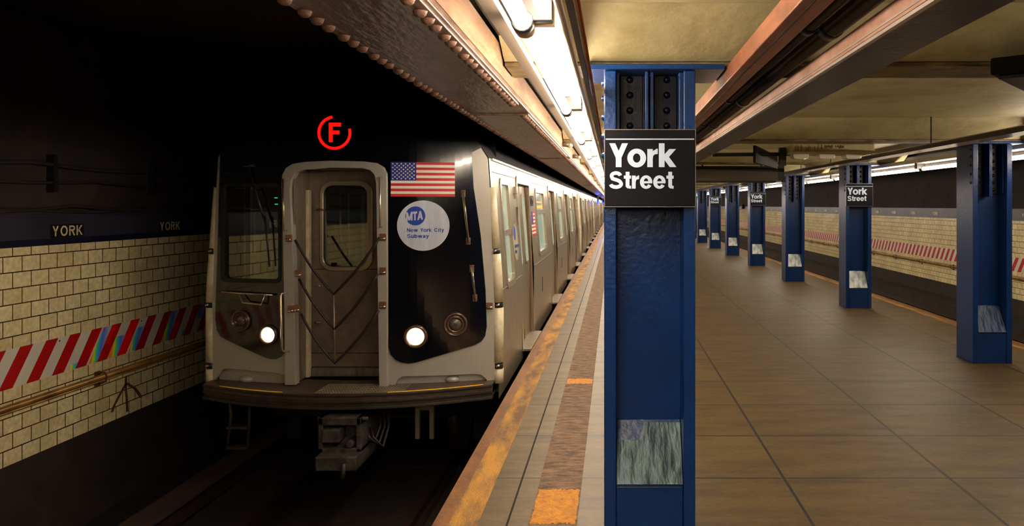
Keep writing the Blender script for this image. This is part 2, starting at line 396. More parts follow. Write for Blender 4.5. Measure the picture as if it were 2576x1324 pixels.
    if c == '2': return stroke(arc(.33, .68, .33-h, .32-h, 170, -20, 12)+[(.06, h)], t)+rect(0, .66, 0, t), .66
    if c == '7': return rect(0, .62, 1-t, 1)+diag(.62-h, 1-t*.5, .2, 0, t), .62
    if c == '5': return stroke([(.6, 1-h), (.14, 1-h), (.1, .55)], t)+stroke(arc(.32, .33, .32-h, .33-h, 130, -150, 16), t), .66
    return [], .4
def text_polys(s, x, z, H, t=.23, track=.06, width=None):
    """polygons (x, z) of the word, cap height H, baseline z; width squeezes the word to that length"""
    out = []; cx = 0
    for i_, c in enumerate(s):
        g, w = glyph(c, t)
        if c == 'Y' and s[i_+1:i_+2] == 'O': w += .12
        out += [[(px+cx, py) for px, py in q] for q in g]
        cx += w+track
    cx -= track
    sx = H if width is None else width/cx
    return [[(x+px*sx, z+py*H) for px, py in q] for q in out]

# ------------------------------------------------------------------ the setting
Y0, Y1 = -9.0, 100.0
XW_L, XW_R = -5.1, 9.4
EDGE_L, EDGE_R = -1.02, 5.33
ZC = 2.75; ZB = -1.30
def sbox(name, m, *b, bevel=0): return struct(MB().box(*b).build(name, m, bevel=bevel))
sbox('floor', floor_m, -.205, 5.10, Y0, Y1, -.35, 0)
sbox('trim_1', 'edge_board', EDGE_L, -.93, Y0, Y1, -.30, 0)
sbox('trim_2', 'worn_yellow', -.93, -.765, Y0, Y1, -.30, .002)
sbox('trim_3', floor_m, -.765, -.48, Y0, Y1, -.30, 0)
sbox('trim_4', 'grit_strip', -.48, -.205, Y0, Y1, -.30, .003)
sbox('trim_5', 'edge_board', 5.20, EDGE_R, Y0, Y1, -.30, 0)
sbox('trim_6', 'worn_yellow', 5.10, 5.20, Y0, Y1, -.30, .002)
sbox('trim_7', 'door_gap', -.606, -.594, Y0, Y1, -.29, .0012)
sbox('wall_platform_track_side', 'grimy_concrete', -.85, -.75, Y0, Y1, ZB, -.301)
sbox('wall_platform_far_side', 'grimy_concrete', 5.1, 5.2, Y0, Y1, ZB, -.351)
sbox('floor_trackbed_near', 'trackbed', XW_L, -.76, Y0, Y1, ZB-.2, ZB)
sbox('floor_trackbed_far', 'trackbed', 5.11, XW_R, Y0, Y1, ZB-.2, ZB)
for nm, xw, s in (('left', XW_L, -1), ('right', XW_R, 1)):
    a, b = sorted((xw, xw+s*.3))
    a2, b2 = sorted((xw-s*.012, xw+s*.3))
    w = sbox('wall_'+nm, tile_left, a2, b2, Y0, Y1, -.395, 1.44)
    lo = MB().box(a, b, Y0, Y1, ZB-.2, -.396).build('lower_wall', 'grimy_concrete', w)
    bb = MB().box(a2, b2, Y0, Y1, 1.441, 1.50).build('border_tiles', bandb_m, w)
    bd = MB().box(a2, b2, Y0, Y1, 1.501, 1.72).build('tile_band', band_m, w)
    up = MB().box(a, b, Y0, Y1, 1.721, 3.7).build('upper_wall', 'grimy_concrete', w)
    lg = MB().box(*sorted((xw, xw-s*.035)), Y0, Y1, 1.722, 1.75).build('ledge', 'grimy_concrete', w)
    # station name tablets set in the band
    tabY = [3.63+1.65*k for k in range(14)] if s < 0 else [10.6+1.65*k for k in range(32)]
    xf = xw-s*.0125
    for y in tabY:
        pl = MB().box(*sorted((xf, xf-s*.004)), y, y+.435, 1.505, 1.625).build('name_tablet', 'tablet_black', w)
        mb = MB()
        for q in text_polys('YORK', 0, 1.518, .094, t=.16, track=.22, width=.395):
            if s < 0: pts = [(y+.02+p[0], p[1]) for p in q]
            else: pts = [(y+.415-p[0], p[1]) for p in q]
            mb.prism(pts, 0, xf-s*.004, xf-s*.006)
        mb.build('name_letters', 'letter_cream', pl)
# branching brown mark on the tiled wall
mb = MB()
def mark_stroke(pts, w):
    for a, b in zip(pts[:-1], pts[1:]):
        mb.prism([(a[0]-w*.5, a[1]), (a[0]+w*.5, a[1]), (b[0]+w*.5, b[1]), (b[0]-w*.5, b[1])], 0, XW_L+.0125, XW_L+.0140)
cy = 1930*5.09/(1543-318)
mark_stroke([(cy-.01, .02), (cy-.015, -.12), (cy, -.22), (cy+.01, -.36)], .035)
mark_stroke([(cy-.01, -.06), (cy-.10, -.14), (cy-.20, -.24), (cy-.235, -.30)], .045)
mark_stroke([(cy, -.06), (cy+.14, -.15), (cy+.25, -.27)], .05)
mb.build('brown_mark', 'brown_mark', bpy.data.objects['wall_left'])
sbox('ceiling', 'ceiling_paint', -.80, 5.25, Y0, Y1, ZC, ZC+.25)
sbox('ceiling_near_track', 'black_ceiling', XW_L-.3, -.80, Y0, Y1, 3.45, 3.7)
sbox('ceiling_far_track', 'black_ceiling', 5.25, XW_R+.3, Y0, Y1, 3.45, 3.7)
sbox('wall_end', 'black_ceiling', XW_L-.3, XW_R+.3, Y1, Y1+.2, ZB-.2, 3.7)
sbox('wall_back', 'black_ceiling', XW_L-.3, XW_R+.3, Y0-.2, Y0, ZB-.2, 3.7)
# ledge and ducts beyond the far track
sbox('trim_8', 'grimy_concrete', 8.75, XW_R-.001, Y0, Y1, ZB, -.78)

# orange paint left on the grit strip
for (y0, y1, x0, x1, lab) in ((4.33, 4.86, -.475, -.21, 'worn orange paint patch on the gritty strip near the big blue column'),
                         (7.72, 7.95, -.475, -.21, 'short orange paint bar across the gritty strip beyond the big blue column')):
    n = 26; pts = []
    for i in range(n): pts.append((x0+(x1-x0)*i/n, y0+random.uniform(-.015, .02)))
    for i in range(n//2): pts.append((x1-random.uniform(0, .01), y0+(y1-y0)*i/(n//2)))
    for i in range(n): pts.append((x1-(x1-x0)*i/n, y1-random.uniform(-.01, .03)))
    for i in range(n//2): pts.append((x0+random.uniform(0, .01), y1-(y1-y0)*i/(n//2)))
    tag(MB().prism(pts, 2, .0031, .0045).build('orange_paint_patch', 'orange_paint'), lab, 'paint patch')

# ------------------------------------------------------------------ cross beams
PITCH = 4.70; ROWY = 4.0
words_n = ['first', 'second', 'third', 'fourth', 'fifth', 'sixth', 'seventh', 'eighth', 'ninth', 'tenth', 'eleventh', 'twelfth', 'thirteenth', 'fourteenth',
           'fifteenth', 'sixteenth', 'seventeenth', 'eighteenth', 'nineteenth', 'twentieth']
for k in range(-2, 20):
    yc = ROWY+.21+PITCH*k
    b = thing('cross_beam', '', 'beam', (0, yc, 2.53), 'cross beams under the platform ceiling')
    b['label'] = ('stained cream cross beam over the big blue column' if k == 0 else 'stained cream cross beam behind the ceiling box with three lenses' if k == 1
                  else 'cross beam of the ceiling behind the camera' if k < 0 else f'stained cream cross beam, {words_n[k]} along the platform ceiling from the big blue column')
    MB().prism([(-.20, .024), (.20, .024), (.26, .05), (.62, .219), (-.62, .219), (-.26, .05)], 0, -.57, 5.06).build('concrete_casing', 'ceiling_paint', b)
    MB().box(-.57, 5.06, -.19, .19, 0, .022).build('bottom_flange', 'beam_paint', b, .004)

# ------------------------------------------------------------------ longitudinal girders with rivets
def girder(xi, s, label, face='girder_face', steel='girder_steel'):
    """xi: inner face towards the platform; the girder reaches .45 m out over the track"""
    g = thing('riveted_girder', label, 'girder', (xi, 0, 2.44), 'riveted girders over the platform edges')
    xo = s*.45
    f = MB().box(*sorted((0, xo)), Y0, Y1, 0, .03)
    for ya, yb, dx in ((Y0, 4.80, 0), (5.35, 9.9, -.02), (10.4, 24, 0), (24.5, 50, -.02)):
        f.box(*sorted((s*.012, xo*.985)), ya, yb, -.012, .001)
    f.build('bottom_flange', steel, g, .004)
    MB().box(*sorted((0, s*.03)), Y0, Y1, .031, .185).build('fascia_channel', face, g)
    MB().box(*sorted((s*.10, s*.14)), Y0, Y1, .031, .31).build('inner_web', 'black_iron', g)
    MB().box(*sorted((xo*.80, xo*.80+s*.04)), Y0, Y1, .031, 1.005).build('outer_web', 'black_iron', g)
    r = MB(); y = 1.4 if s < 0 else 4.0; k = 0; head = MB().dome((0, 0, 0), .025, 2, -1, .85).build('rivet', 'girder_steel', g); head.location = (s*.045, y-.2, -.012); cnt = 1
    while y < 34:
        for X in (s*.045, xo*.93):
            if 4.80 < y < 5.35 and X == s*.045: continue
            if cnt < 100:
                c = head.copy(); COL.objects.link(c); c.location = (X, y, -.012); cnt += 1
            else: r.dome((X, y, -.012), .025, 2, -1, .85)
        k += 1; y += .105 if k % 3 else .15
    r.build('rivets', 'girder_steel', g)['kind'] = 'stuff'
    return g
girder(-.58, -1, 'long riveted brown steel girder above the platform edge beside the train')
girder(5.07, 1, 'long riveted steel girder above the platform edge beside the empty track', 'black_iron', 'tray_underside')

# ------------------------------------------------------------------ fluorescent lamps
LP = 2.35
def make_lamp(s):
    """local x grows towards the track; origin at the near end under the ceiling"""
    t = thing('fluorescent_lamp', '', 'lamp')
    Lh = LP-.02
    h = MB().box(*sorted((s*-.092, s*.078)), 0, Lh, .086, .10)
    h.box(-.03, .03, 0, Lh, .10, .16)
    h.build('reflector', 'lamp_white', t)
    MB().tube([(s*.022, .05, 0), (s*.022, Lh-.05, 0)], .027, 12).build('tube', 'tube_glow', t)
    if s < 0: MB().tube([(s*-.05, .09, .045), (s*-.05, Lh-.09, .045)], .027, 12).build('tube', 'tube_glow', t)
    for y, m in ((-.01, 'lamp_cream'), (Lh-.05, 'socket_black')):
        sk = MB().tube([(s*.022, y, 0), (s*.022, y+.05, 0)], .038, 14).box(*sorted((s*-.08, s*.05)), y+.005, y+.045, .0, .086)
        sk.build('socket', m, t, .004)
    return t
lampL = make_lamp(-1); lampR = make_lamp(1)
chL, chR = tree(lampL), tree(lampR)
LAMP0 = 4.95
firstL = firstR = True
for k in range(-5, 38):
    y = LAMP0+LP*k
    if k < -1: lab = 'fluorescent lamp of the row over the train platform, behind the camera'
    elif k < 12: lab = f'{words_n[k+1]} glowing fluorescent lamp of the row beside the train, counted from the camera'
    else: lab = 'one of the tiny distant fluorescent lamps where the row beside the train vanishes'
    if firstL: lampL.location = (-.28, y, 2.41); lampL['label'] = lab; lampL['group'] = 'fluorescent lamps beside the train'; firstL = False
    else: dup(lampL, (-.28, y, 2.41), lab, 'fluorescent lamps beside the train', chL)
    y -= .0
    if k < 2: lab = 'fluorescent lamp over the empty track side, outside the picture'
    elif k < 14: lab = f'{words_n[k-2]} glowing fluorescent lamp of the row over the empty track'
    else: lab = 'one of the tiny distant fluorescent lamps over the empty track side'
    if firstR: lampR.location = (4.80, y, 2.37); lampR['label'] = lab; lampR['group'] = 'fluorescent lamps beside the empty track'; firstR = False
    else: dup(lampR, (4.80, y, 2.37), lab, 'fluorescent lamps beside the empty track', chR)

# conduits and rails running beside the lamps
def run(name, label, cat, m, b, bevel=0):
    return tag(MB().box(*b).build(name, m, bevel=bevel), label, cat)
run('mounting_rail', 'grey steel rail between the riveted girder and the glowing lamp row', 'rail', 'lamp_grey', (-.425, -.375, Y0, Y1, 2.44, 2.47))
run('black_gap_cover', 'added black cover in the gap between the riveted girder and the lamp row', 'gap_cover', 'black_iron', (-.572, -.43, Y0, Y1, 2.645, 2.70))  # added cover that hides the bright ceiling above the gap
tag(MB().tube([(-.165, Y0, 2.405), (-.165, Y1, 2.405)], .013, 10).build('steel_conduit', 'bright_lip'), 'thin bright conduit along the platform side of the lamp row', 'conduit')
run('black_cable_duct', 'narrow black duct beside the lamp row in front of the blue column top', 'duct', 'black_iron', (-.138, -.118, Y0, Y1, 2.385, 2.43))
tag(MB().tube([(-.105, Y0, 2.40), (-.105, Y1, 2.40)], .008, 8).build('copper_conduit', 'rust_channel'), 'thin reddish conduit running next to the narrow black duct', 'conduit')
# spot bulbs on the girder face
for y, lab in ((8.75, 'small bare bulb socket on the riveted girder above the first side door of the train'), (10.9, 'small bare bulb socket on the riveted girder, farther along')):
    t = thing('bulb_socket', lab, 'bulb socket', (-.55, y, 2.50), 'bulb sockets on the girder')
    MB().tube([(-.03, 0, 0), (.04, 0, -.01)], [.03, .026], 12).build('socket_base', 'lamp_grey', t)
    MB().ball((.06, 0, -.02), .028, 12, 8).build('bulb', 'lens_clear', t)

# ------------------------------------------------------------------ services over the platform
t = thing('channel_duct', 'reddish brown boxed channel nearest the big blue column, hung from the cross beams', 'duct', (.588, 0, 2.440))
MB().box(0, .104, Y0, Y1, 0, .084).build('channel_body', 'rust_channel', t, .004)
MB().box(.04, .046, Y0, Y1, -.002, 0).build('seam', 'black_iron', t)
thin = t = thing('black_pipe', 'thinner of the two black pipes clamped together under the ceiling', 'pipe', (.752, 0, 2.49), 'black pipes under the ceiling')
MB().tube([(0, Y0, 0), (0, Y1, 0)], .026, 14).build('pipe', 'black_pipe', t)
thick = t = thing('black_pipe', 'thicker of the two black pipes clamped together under the ceiling', 'pipe', (.838, 0, 2.484), 'black pipes under the ceiling')
MB().tube([(0, Y0, 0), (0, Y1, 0)], .042, 16).build('pipe', 'black_pipe', t)
for k, y in enumerate((1.2, 2.95, 4.95, 6.4, 7.9, 9.9, 12, 15, 16.6, 20)):
    c = MB().tube([(0, y-.035, 0), (0, y+.035, 0)], .046, 14).box(-.050, -.036, y-.03, y+.03, 0, .262).build('pipe_clamp', 'black_iron', thick)
    MB().ball((0, y-.038, -.032), .011).build('bolt', 'chrome', c)
    MB().tube([(0, y-.03, 0), (0, y+.03, 0)], .034, 14).build('pipe_clamp', 'black_iron', thin)
def cable_tray(x, s, label, h=.084, w=.224):
    t = thing('cable_tray', label, 'cable tray', (x, 0, 2.362), 'long steel cable trays')
    MB().box(0, s*.008, Y0, Y1, .018, h).box(*sorted((w, w-.008*s)), Y0, Y1, .018, h).build('side_channel', 'pink_tray', t)
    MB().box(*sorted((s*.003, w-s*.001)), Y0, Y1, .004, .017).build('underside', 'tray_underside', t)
    MB().box(-.006, .012, Y0, Y1, .0, .012).box(-.004, .004, Y0, Y1, .028, .034).build('bright_lip', 'bright_lip', t)
    return t
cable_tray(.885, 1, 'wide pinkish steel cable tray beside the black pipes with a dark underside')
t = thing('cable_tray', 'long narrow steel tray running in front of the row of blue columns', 'cable tray', (3.34, 0, 2.405), 'long steel cable trays')
MB().box(0, .008, Y0, Y1, .0, .05).build('side_channel', 'tray_underside', t)
MB().box(.009, .20, Y0, Y1, .001, .012).build('underside', 'bright_lip', t)  # painted pale to carry the lamp glint along the tray's lower edge
MB().box(-.004, 0, Y0, Y1, .044, .052).build('bright_lip', 'bright_lip', t)
for k in range(14):
    y = 6.3+1.9*k
    tag(MB().box(3.40, 3.405, y, y+.03, 2.45, ZC).box(3.36, 3.44, y, y+.03, 2.44, 2.455).build('tray_hanger', 'black_iron'),
        f'small dark hanger, {words_n[k]} on the tray before the blue columns', 'hanger', 'hangers of the narrow tray')

# ------------------------------------------------------------------ blue columns
def make_column(width, wear, sign_top=None):
    W = width; t = thing('steel_column', '', 'column'); t['kind'] = 'thing'
    fl = .062
    MB().box(0, fl, 0, .42, 0, 2.50).build('flange', 'blue_enamel', t, .006)
    MB().box(W-fl, W, 0, .42, 0, 2.50).build('flange', 'blue_enamel', t, .006)
    MB().box(fl, W-fl, .20, .24, .30, 2.50).build('web', 'blue_enamel', t)
    MB().box(fl+.001, W-fl-.001, .012, .40, 0, .34).prism([(.014, .34), (.20, .34), (.20, .64), (.19, .64)], 0, fl+.001, W-fl-.001).build('base_block', 'blue_enamel', t, .004)
    # worn face on the sloping shoe
    p = MB(); n = 14
    a, b = Vector((0, .006, .352)), Vector((0, .176, .635))
    nrm = Vector((0, -(b.z-a.z), (b.y-a.y))).normalized()*.006
    top = []
    x0, x1 = fl+.004, W-fl-.004
    pts = [(x0, 0), (x1, 0)]
    for i in range(n+1):
        u = 1-i/n
        if wear == 'tarnished_silver': v = .97 if u > .42 else .66+.1*u+random.uniform(-.02, .02)
        else: v = 1+random.uniform(-.03, .0)
        pts.append((x0+(x1-x0)*u, v))
    vs_ = [Vector((px, 0, 0))+a+(b-a)*v for px, v in pts]
    m_ = len(vs_)
    p.add([tuple(q+nrm) for q in vs_]+[tuple(q-nrm*.5) for q in vs_], [list(range(m_))]+[(i, (i+1) % m_, m_+(i+1) % m_, m_+i) for i in range(m_)])
    o = p.build('worn_shoe_face', wear, t)
    o['label'] = {'tarnished_silver': 'peeling grey-green bare metal patch', 'bare_silver': 'bright bare silver patch', 'scuffed_blue': 'scuffed blue patch'}[wear]
    # splice plates with rivets at the top
    for a, b in ((fl+.02, W/2-.03), (W/2+.03, W-fl-.02)): MB().box(a, b, .17, .199, 1.93, 2.50).build('splice_plate', 'blue_black_plate', t, .004)
    for a, b, y in ((W/2-.022, W/2-.006, .03), (W/2+.006, W/2+.022, .05)): MB().box(a, b, y, .199, 1.90, 2.50).build('stiffener_rib', 'blue_enamel', t, .003)
    for a in (fl, W-fl-.018): MB().box(a, a+.018, .06, .199, 1.93, 2.50).build('corner_angle', 'blue_enamel', t, .003)
    for x in (fl+.075, W-fl-.075):
        for z in [1.98+.083*i for i in range(7)]: MB().dome((x, .17, z), .02, 1, -1, .9).build('rivet', 'blue_black_plate', t)
    for z in (2.06, 2.16, 2.26, 2.36, 2.44):
        MB().dome((0, .05, z), .018, 0, -1, .9).build('rivet', 'blue_enamel', t)
    MB().box(-.10, W+.15, -.02, .44, 2.502, 2.529).build('cap_plate', 'blue_enamel', t, .003)
    return t
colA = make_column(.473, 'tarnished_silver')
colA.location = (-.048, ROWY-.03, 0)
colA['label'] = 'big blue steel column standing at the middle of the platform in front, with a sign'
colA['group'] = 'blue columns beside the train'
colB = make_column(.45, 'bare_silver'); cB = tree(colB)
colC = make_column(.45, 'scuffed_blue')
for k in range(1, 7):
    dup(colB, (-.048, ROWY+PITCH*k, 0), 'blue steel column hidden behind the big blue column', 'blue columns beside the train', cB)
colC.location = (4.09, 8.73, 0)
colC['label'] = 'large blue column with scuffed shoe, first of the row by the empty track, no sign'
colC['group'] = 'blue columns beside the empty track'
lab = {1: 'second blue column by the empty track, with a bright silver patch and a black sign', 2: 'third blue column by the empty track, its silver patch scuffed, no sign',
       3: 'fourth blue column by the empty track, with a sign and pale silver patch'}
for k in range(1, 14):
    L_ = lab.get(k, f'{words_n[k]} blue column by the empty track, counted from the camera')
    if k == 1: colB.location = (4.07, 8.73+PITCH, 0); colB['label'] = L_; colB['group'] = 'blue columns beside the empty track'
    else: dup(colB, (4.07, 8.73+PITCH*k, 0), L_, 'blue columns beside the empty track', cB)

# ------------------------------------------------------------------ column signs
def make_sign(W=.462, H=.392):
    t = thing('station_sign', '', 'sign')
    MB().box(0, W, -.03, 0, 0, H).build('sign_panel', 'sign_black', t, .004)
    MB().box(-.004, 0, -.034, .004, -.004, H+.004).box(W, W+.004, -.034, .004, -.004, H+.004).box(0, W, -.031, .002, H, H+.004).box(0, W, -.031, .002, -.004, 0).build('sign_rim', 'sign_edge', t)
    MB().box(.004, W-.004, -.0325, -.0295, H*.872, H*.872+.006).build('sign_rule', 'sign_white', t)
    for word, x, z, h, w, n in (('York', .018, .2015, .122, .345, 1), ('Street', .020, .091, .088, .332, 2)):
        mb = MB()
        for i_, q in enumerate(text_polys(word, x, z, h, t=.235, track=.05, width=w)): mb.prism(q, 1, -.0332-.00002*(i_ % 37), -.0295)
        mb.build('sign_lettering', 'sign_white', t)
    return t
sg = make_sign(); cs = tree(sg)
sg.location = (-.043, ROWY-.034, 1.795); sg['label'] = 'black square York Street sign on the big blue column in front'; sg['group'] = 'York Street signs on columns'
for k, L_ in ((1, 'black York Street sign on the second blue column by the empty track'), (3, 'black York Street sign on the fourth blue column by the empty track'),
              (5, 'small distant York Street sign on the sixth blue column by the empty track')):
    z = 1.8-(519-VY)*13.4/FPX if k == 1 else 1.80
    dup(sg, (4.065, 8.73+PITCH*k-.004, z), L_, 'York Street signs on columns', cs)

# ------------------------------------------------------------------ red and white panels and the pipes on the walls
for nm, xw, s in (('train', XW_L, -1), ('empty', XW_R, 1)):
    xf = xw-s*.0125
    lab = 'red and white diagonally striped panel on the tiled wall beside the train' if s < 0 else 'red and white striped panel on the tiled wall across the empty track'
    t = thing('striped_panel', lab, 'warning panel', (xf, 0, .256), 'striped warning panels')
    o = MB().box(*sorted((0, -s*.006)), Y0, Y1, 0, .33).build('striped_sheet', 'stripes', t)
    if s > 0:
        # the same diagonal, mirrored for the facing wall
        o.scale = (1, -1, 1); me = o.data.copy(); o.data = me
        for v in me.vertices: v.co.y = -v.co.y
    r = MB()
    y = 4.6
    while y < (14 if s < 0 else 40):
        for z in (.03, .30): r.dome((-s*.006, y, z), .009, 0, -s, .6)
        y += 1.22
    r.build('screws', 'black_iron', t)
    if s < 0:
        def sl(m, lb, y0, y1, z0=.004, z1=.326):  # slanted patch that paints a coloured reflection onto the sheet
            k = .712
            o = MB().prism([(y0+k*z0, z0), (y1+k*z0, z0), (y1+k*z1, z1), (y0+k*z1, z1)], 0, .0062, .0072).build('painted_reflection', m, t)
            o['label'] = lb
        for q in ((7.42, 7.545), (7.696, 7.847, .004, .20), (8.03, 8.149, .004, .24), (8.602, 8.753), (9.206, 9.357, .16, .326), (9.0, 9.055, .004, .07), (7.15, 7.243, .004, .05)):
            sl('painted_rainbow', 'rainbow reflection painted on the striped sheet', *q)
        for q in ((7.847, 7.998), (7.36, 7.392, .10, .326), (7.56, 7.61, .16, .326), (8.753, 8.86, .004, .2), (8.56, 8.602, .20, .326)):
            sl('painted_red_glint', 'bright red reflection painted on the striped sheet', *q)
    lab = 'brass-coloured pipe along the tiled wall beside the train' if s < 0 else 'brass-coloured pipe along the tiled wall across the empty track'
    t = thing('wall_pipe', lab, 'pipe', (xw-s*.075, 0, .115), 'pipes on the tiled walls')
    MB().tube([(0, Y0, 0), (0, Y1, 0)], .026, 12).build('pipe', 'pipe_brass', t)
    MB().tube([(s*.03, Y0, -.048), (s*.03, Y1, -.048)], .011, 8).build('thin_pipe', 'pipe_brass', t)
    y = 7.55 if s < 0 else 10.4
    y -= 4.3
    while y < 60:
        MB().tube([(s*.055, y, .03), (-s*.02, y, .042), (-s*.042, y, 0), (-s*.03, y, -.05), (s*.055, y, -.085)], .008, 6).box(*sorted((s*.045, s*.06)), y-.035, y+.035, -.10, .05).build('pipe_bracket', 'brown_mark', t)
        y += 2.15
# cables sagging on the dark upper wall beside the train
def sag_cable(z, r, amp, label, ph=0., x=XW_L+.05, step=1.9):
    pts = []; y = Y0
    while y < 40:
        u = ((y+ph) % step)/step
        pts.append((x, y, z-amp*4*u*(1-u))); y += .16
    return tag(MB().tube(pts, r, 8).build('wall_cable', 'black_pipe'), label, 'cable', 'cables on the dark wall')
sag_cable(1.80, .016, .05, 'lowest black cable sagging over the dark tile band beside the train', .4)
sag_cable(1.775, .012, .04, 'thin black cable just under the lowest sagging cable', 1.1)
sag_cable(2.03, .014, .03, 'middle black cable on the dark wall above the station name band', .1)
sag_cable(2.18, .018, .035, 'topmost black cable on the dark wall beside the train', .9)
for y in (6.9, 8.4, 5.3):
    tag(MB().box(XW_L+.001, XW_L+.07, y, y+.05, 1.92, 2.26).build('cable_bracket', 'black_iron'), f'black upright cable bracket on the dark wall, about {int(y)} metres along', 'bracket', 'cable brackets')

# ------------------------------------------------------------------ tracks
ZR = -1.13
def track(xc, label, s):
    for k, x in enumerate((xc-.75, xc+.75)):
        prof = [(-.07, -.16), (.07, -.16), (.07, -.145), (.012, -.125), (.012, -.04), (.035, -.03), (.035, 0), (-.035, 0), (-.035, -.03), (-.012, -.04), (-.012, -.125), (-.07, -.145)]
        tag(MB().prism([(x+a, ZR+b) for a, b in prof], 1, Y0, Y1).build('running_rail', 'rail_steel'), f'{label}, {"rail on the wall side" if (k == 0) == (s < 0) else "rail on the platform side"}', 'rail', 'running rails')
    m = MB(); y = Y0+.1
    while y < 60: m.box(xc-1.2, xc+1.2, y, y+.22, ZB-.02, ZR-.165); y += .62
    tag(m.build('sleepers', 'sleeper_wood'), f'dark wooden sleepers under the {label}', 'sleepers', kind='stuff')
track(-2.65, 'steel rail under the train', -1)
track(6.95, 'steel rail of the empty track', 1)
for x, lab, s in ((-4.12, 'rusty board covering the power rail between the train and the tiled wall', -1), (8.42, 'rusty board covering the power rail across the empty track', 1)):
    t = thing('power_rail_cover', lab, 'rail cover', (x, 0, ZB+.02), 'power rail covers')
    MB().box(-.14, .14, Y0, Y1, .30, .33).build('cover_board', 'rust_board', t, .004)
    MB().box(-.035, .035, Y0, Y1, .08, .22).build('power_rail', 'rail_steel', t)
    y = Y0+.3; b = MB()
    while y < 45: b.box(*sorted((s*.10, s*.125)), y, y+.05, -.02, .30); y += 1.8
    b.build('support_posts', 'black_iron', t)

# ------------------------------------------------------------------ the train
XT, YF, HW, CARL = -2.57, 7.60, 1.435, 18.45
BULGE = .25
def yF(x, off=0): return -BULGE*(1-min(1.2, (x/HW)**2)) + off
def hw(z):
    if z <= .93: return HW
    if z <= 2.27: return HW-.100*(z-.93)/1.34
    pts = [(2.27, HW-.100), (2.40, 1.25), (2.54, 1.10), (2.66, .88), (2.76, .55), (2.82, 0.0)]
    for a, b in zip(pts[:-1], pts[1:]):
        if z <= b[0]: return a[1]+(b[1]-a[1])*(z-a[0])/(b[0]-a[0])
    return 0
def fp(px, py, off=0.):
    """measured picture point -> position (x, z) on the bulged front of the car, car coordinates"""
    Y = YF-.2
    for _ in range(8):
        x = (px-VX)*Y/FPX-XT; Y = YF+yF(x, off)
    return (x, CH-(py-VY)*Y/FPX)
def fpl(pts, off=0.): return [fp(a, b, off) for a, b in pts]
def rrect(x0, x1, z0, z1, r, n=6):
    p = []
    for cx, cz, a in ((x1-r, z1-r, 0), (x0+r, z1-r, 90), (x0+r, z0+r, 180), (x1-r, z0+r, 270)):
        p += [(cx+r*math.cos(math.radians(a+90*i/n)), cz+r*math.sin(math.radians(a+90*i/n))) for i in range(n+1)]
    return p
def circ(cx, cz, r, n=28): return [(cx+r*math.cos(2*math.pi*i/n), cz+r*math.sin(2*math.pi*i/n)) for i in range(n)]
def panel(name, m, parent, polys, off=0., thick=.01, holes=(), surf=yF, cut=.07, bevel=0.):
    """plate with the outline polys (and holes) bent to the surface y = surf(x) + off"""
    bm = bmesh.new()
    if holes:
        edges = []
        for pl in list(polys)+list(holes):
            vs_ = [bm.verts.new((x, 0, z)) for x, z in pl]
            edges += [bm.edges.new((vs_[i], vs_[(i+1) % len(vs_)])) for i in range(len(vs_))]
        bmesh.ops.triangle_fill(bm, use_beauty=True, use_dissolve=False, edges=edges, normal=(0, -1, 0))
    else:
        for pl in polys: bm.faces.new([bm.verts.new((x, 0, z)) for x, z in pl])
    xs = [v.co.x for v in bm.verts]; x = min(xs)+cut
    while x < max(xs):
        bmesh.ops.bisect_plane(bm, geom=bm.verts[:]+bm.edges[:]+bm.faces[:], plane_co=(x, 0, 0), plane_no=(1, 0, 0)); x += cut
    bm.normal_update()
    r = bmesh.ops.extrude_face_region(bm, geom=bm.faces[:])
    nv = [g for g in r['geom'] if isinstance(g, bmesh.types.BMVert)]
    ns = set(nv)
    for v in bm.verts: v.co.y = surf(v.co.x)+off+(thick if v in ns else 0)
    bmesh.ops.recalc_face_normals(bm, faces=bm.faces)
    me = bpy.data.meshes.new(name); bm.to_mesh(me); bm.free()
    o = bpy.data.objects.new(name, me); COL.objects.link(o); me.materials.append(MATS[m] if isinstance(m, str) else m)
    if parent: o.parent = parent
    if bevel:
        b = o.modifiers.new('bevel', 'BEVEL'); b.width = bevel; b.segments = 2; b.limit_method = 'ANGLE'; b.angle_limit = math.radians(50)
    return o

def roofpts(inset=0.):
    zs = [2.27, 2.40, 2.54, 2.66, 2.76, 2.82]
    r = [(hw(z)-inset, z-inset*.5) for z in zs[:-1]]+[(.25, 2.80-inset*.5), (0, 2.82-inset*.5), (-.25, 2.80-inset*.5)]
    return r+[(-hw(z)+inset, z-inset*.5) for z in zs[:-1][::-1]]

def side_panel_quads(mb, ys, zs, skip, sgn, t=.0):
    for i in range(len(ys)-1):
        for j in range(len(zs)-1):
            yc, zc = (ys[i]+ys[i+1])/2, (zs[j]+zs[j+1])/2
            if any(a < yc < b and c < zc < d for a, b, c, d in skip): continue
            a, b, c, d = ys[i], ys[i+1], zs[j], zs[j+1]
            mb.add([(sgn*hw(c), a, c), (sgn*hw(c), b, c), (sgn*hw(d), b, d), (sgn*hw(d), a, d)], [(0, 1, 2, 3)])
def sx(z): return hw(z)
def side_plate(name, m, parent, poly, off, thick):
    """poly of (y, z) laid on the sloping platform side of the car, outer face off metres outside the skin"""
    mb = MB(); n = len(poly)
    mb.add([(sx(z)+off, y, z) for y, z in poly]+[(sx(z)+off-thick, y, z) for y, z in poly],
           [list(range(n)), list(range(n, 2*n))[::-1]]+[(i, (i+1) % n, n+(i+1) % n, n+i) for i in range(n)])
    return mb.build(name, m, parent)
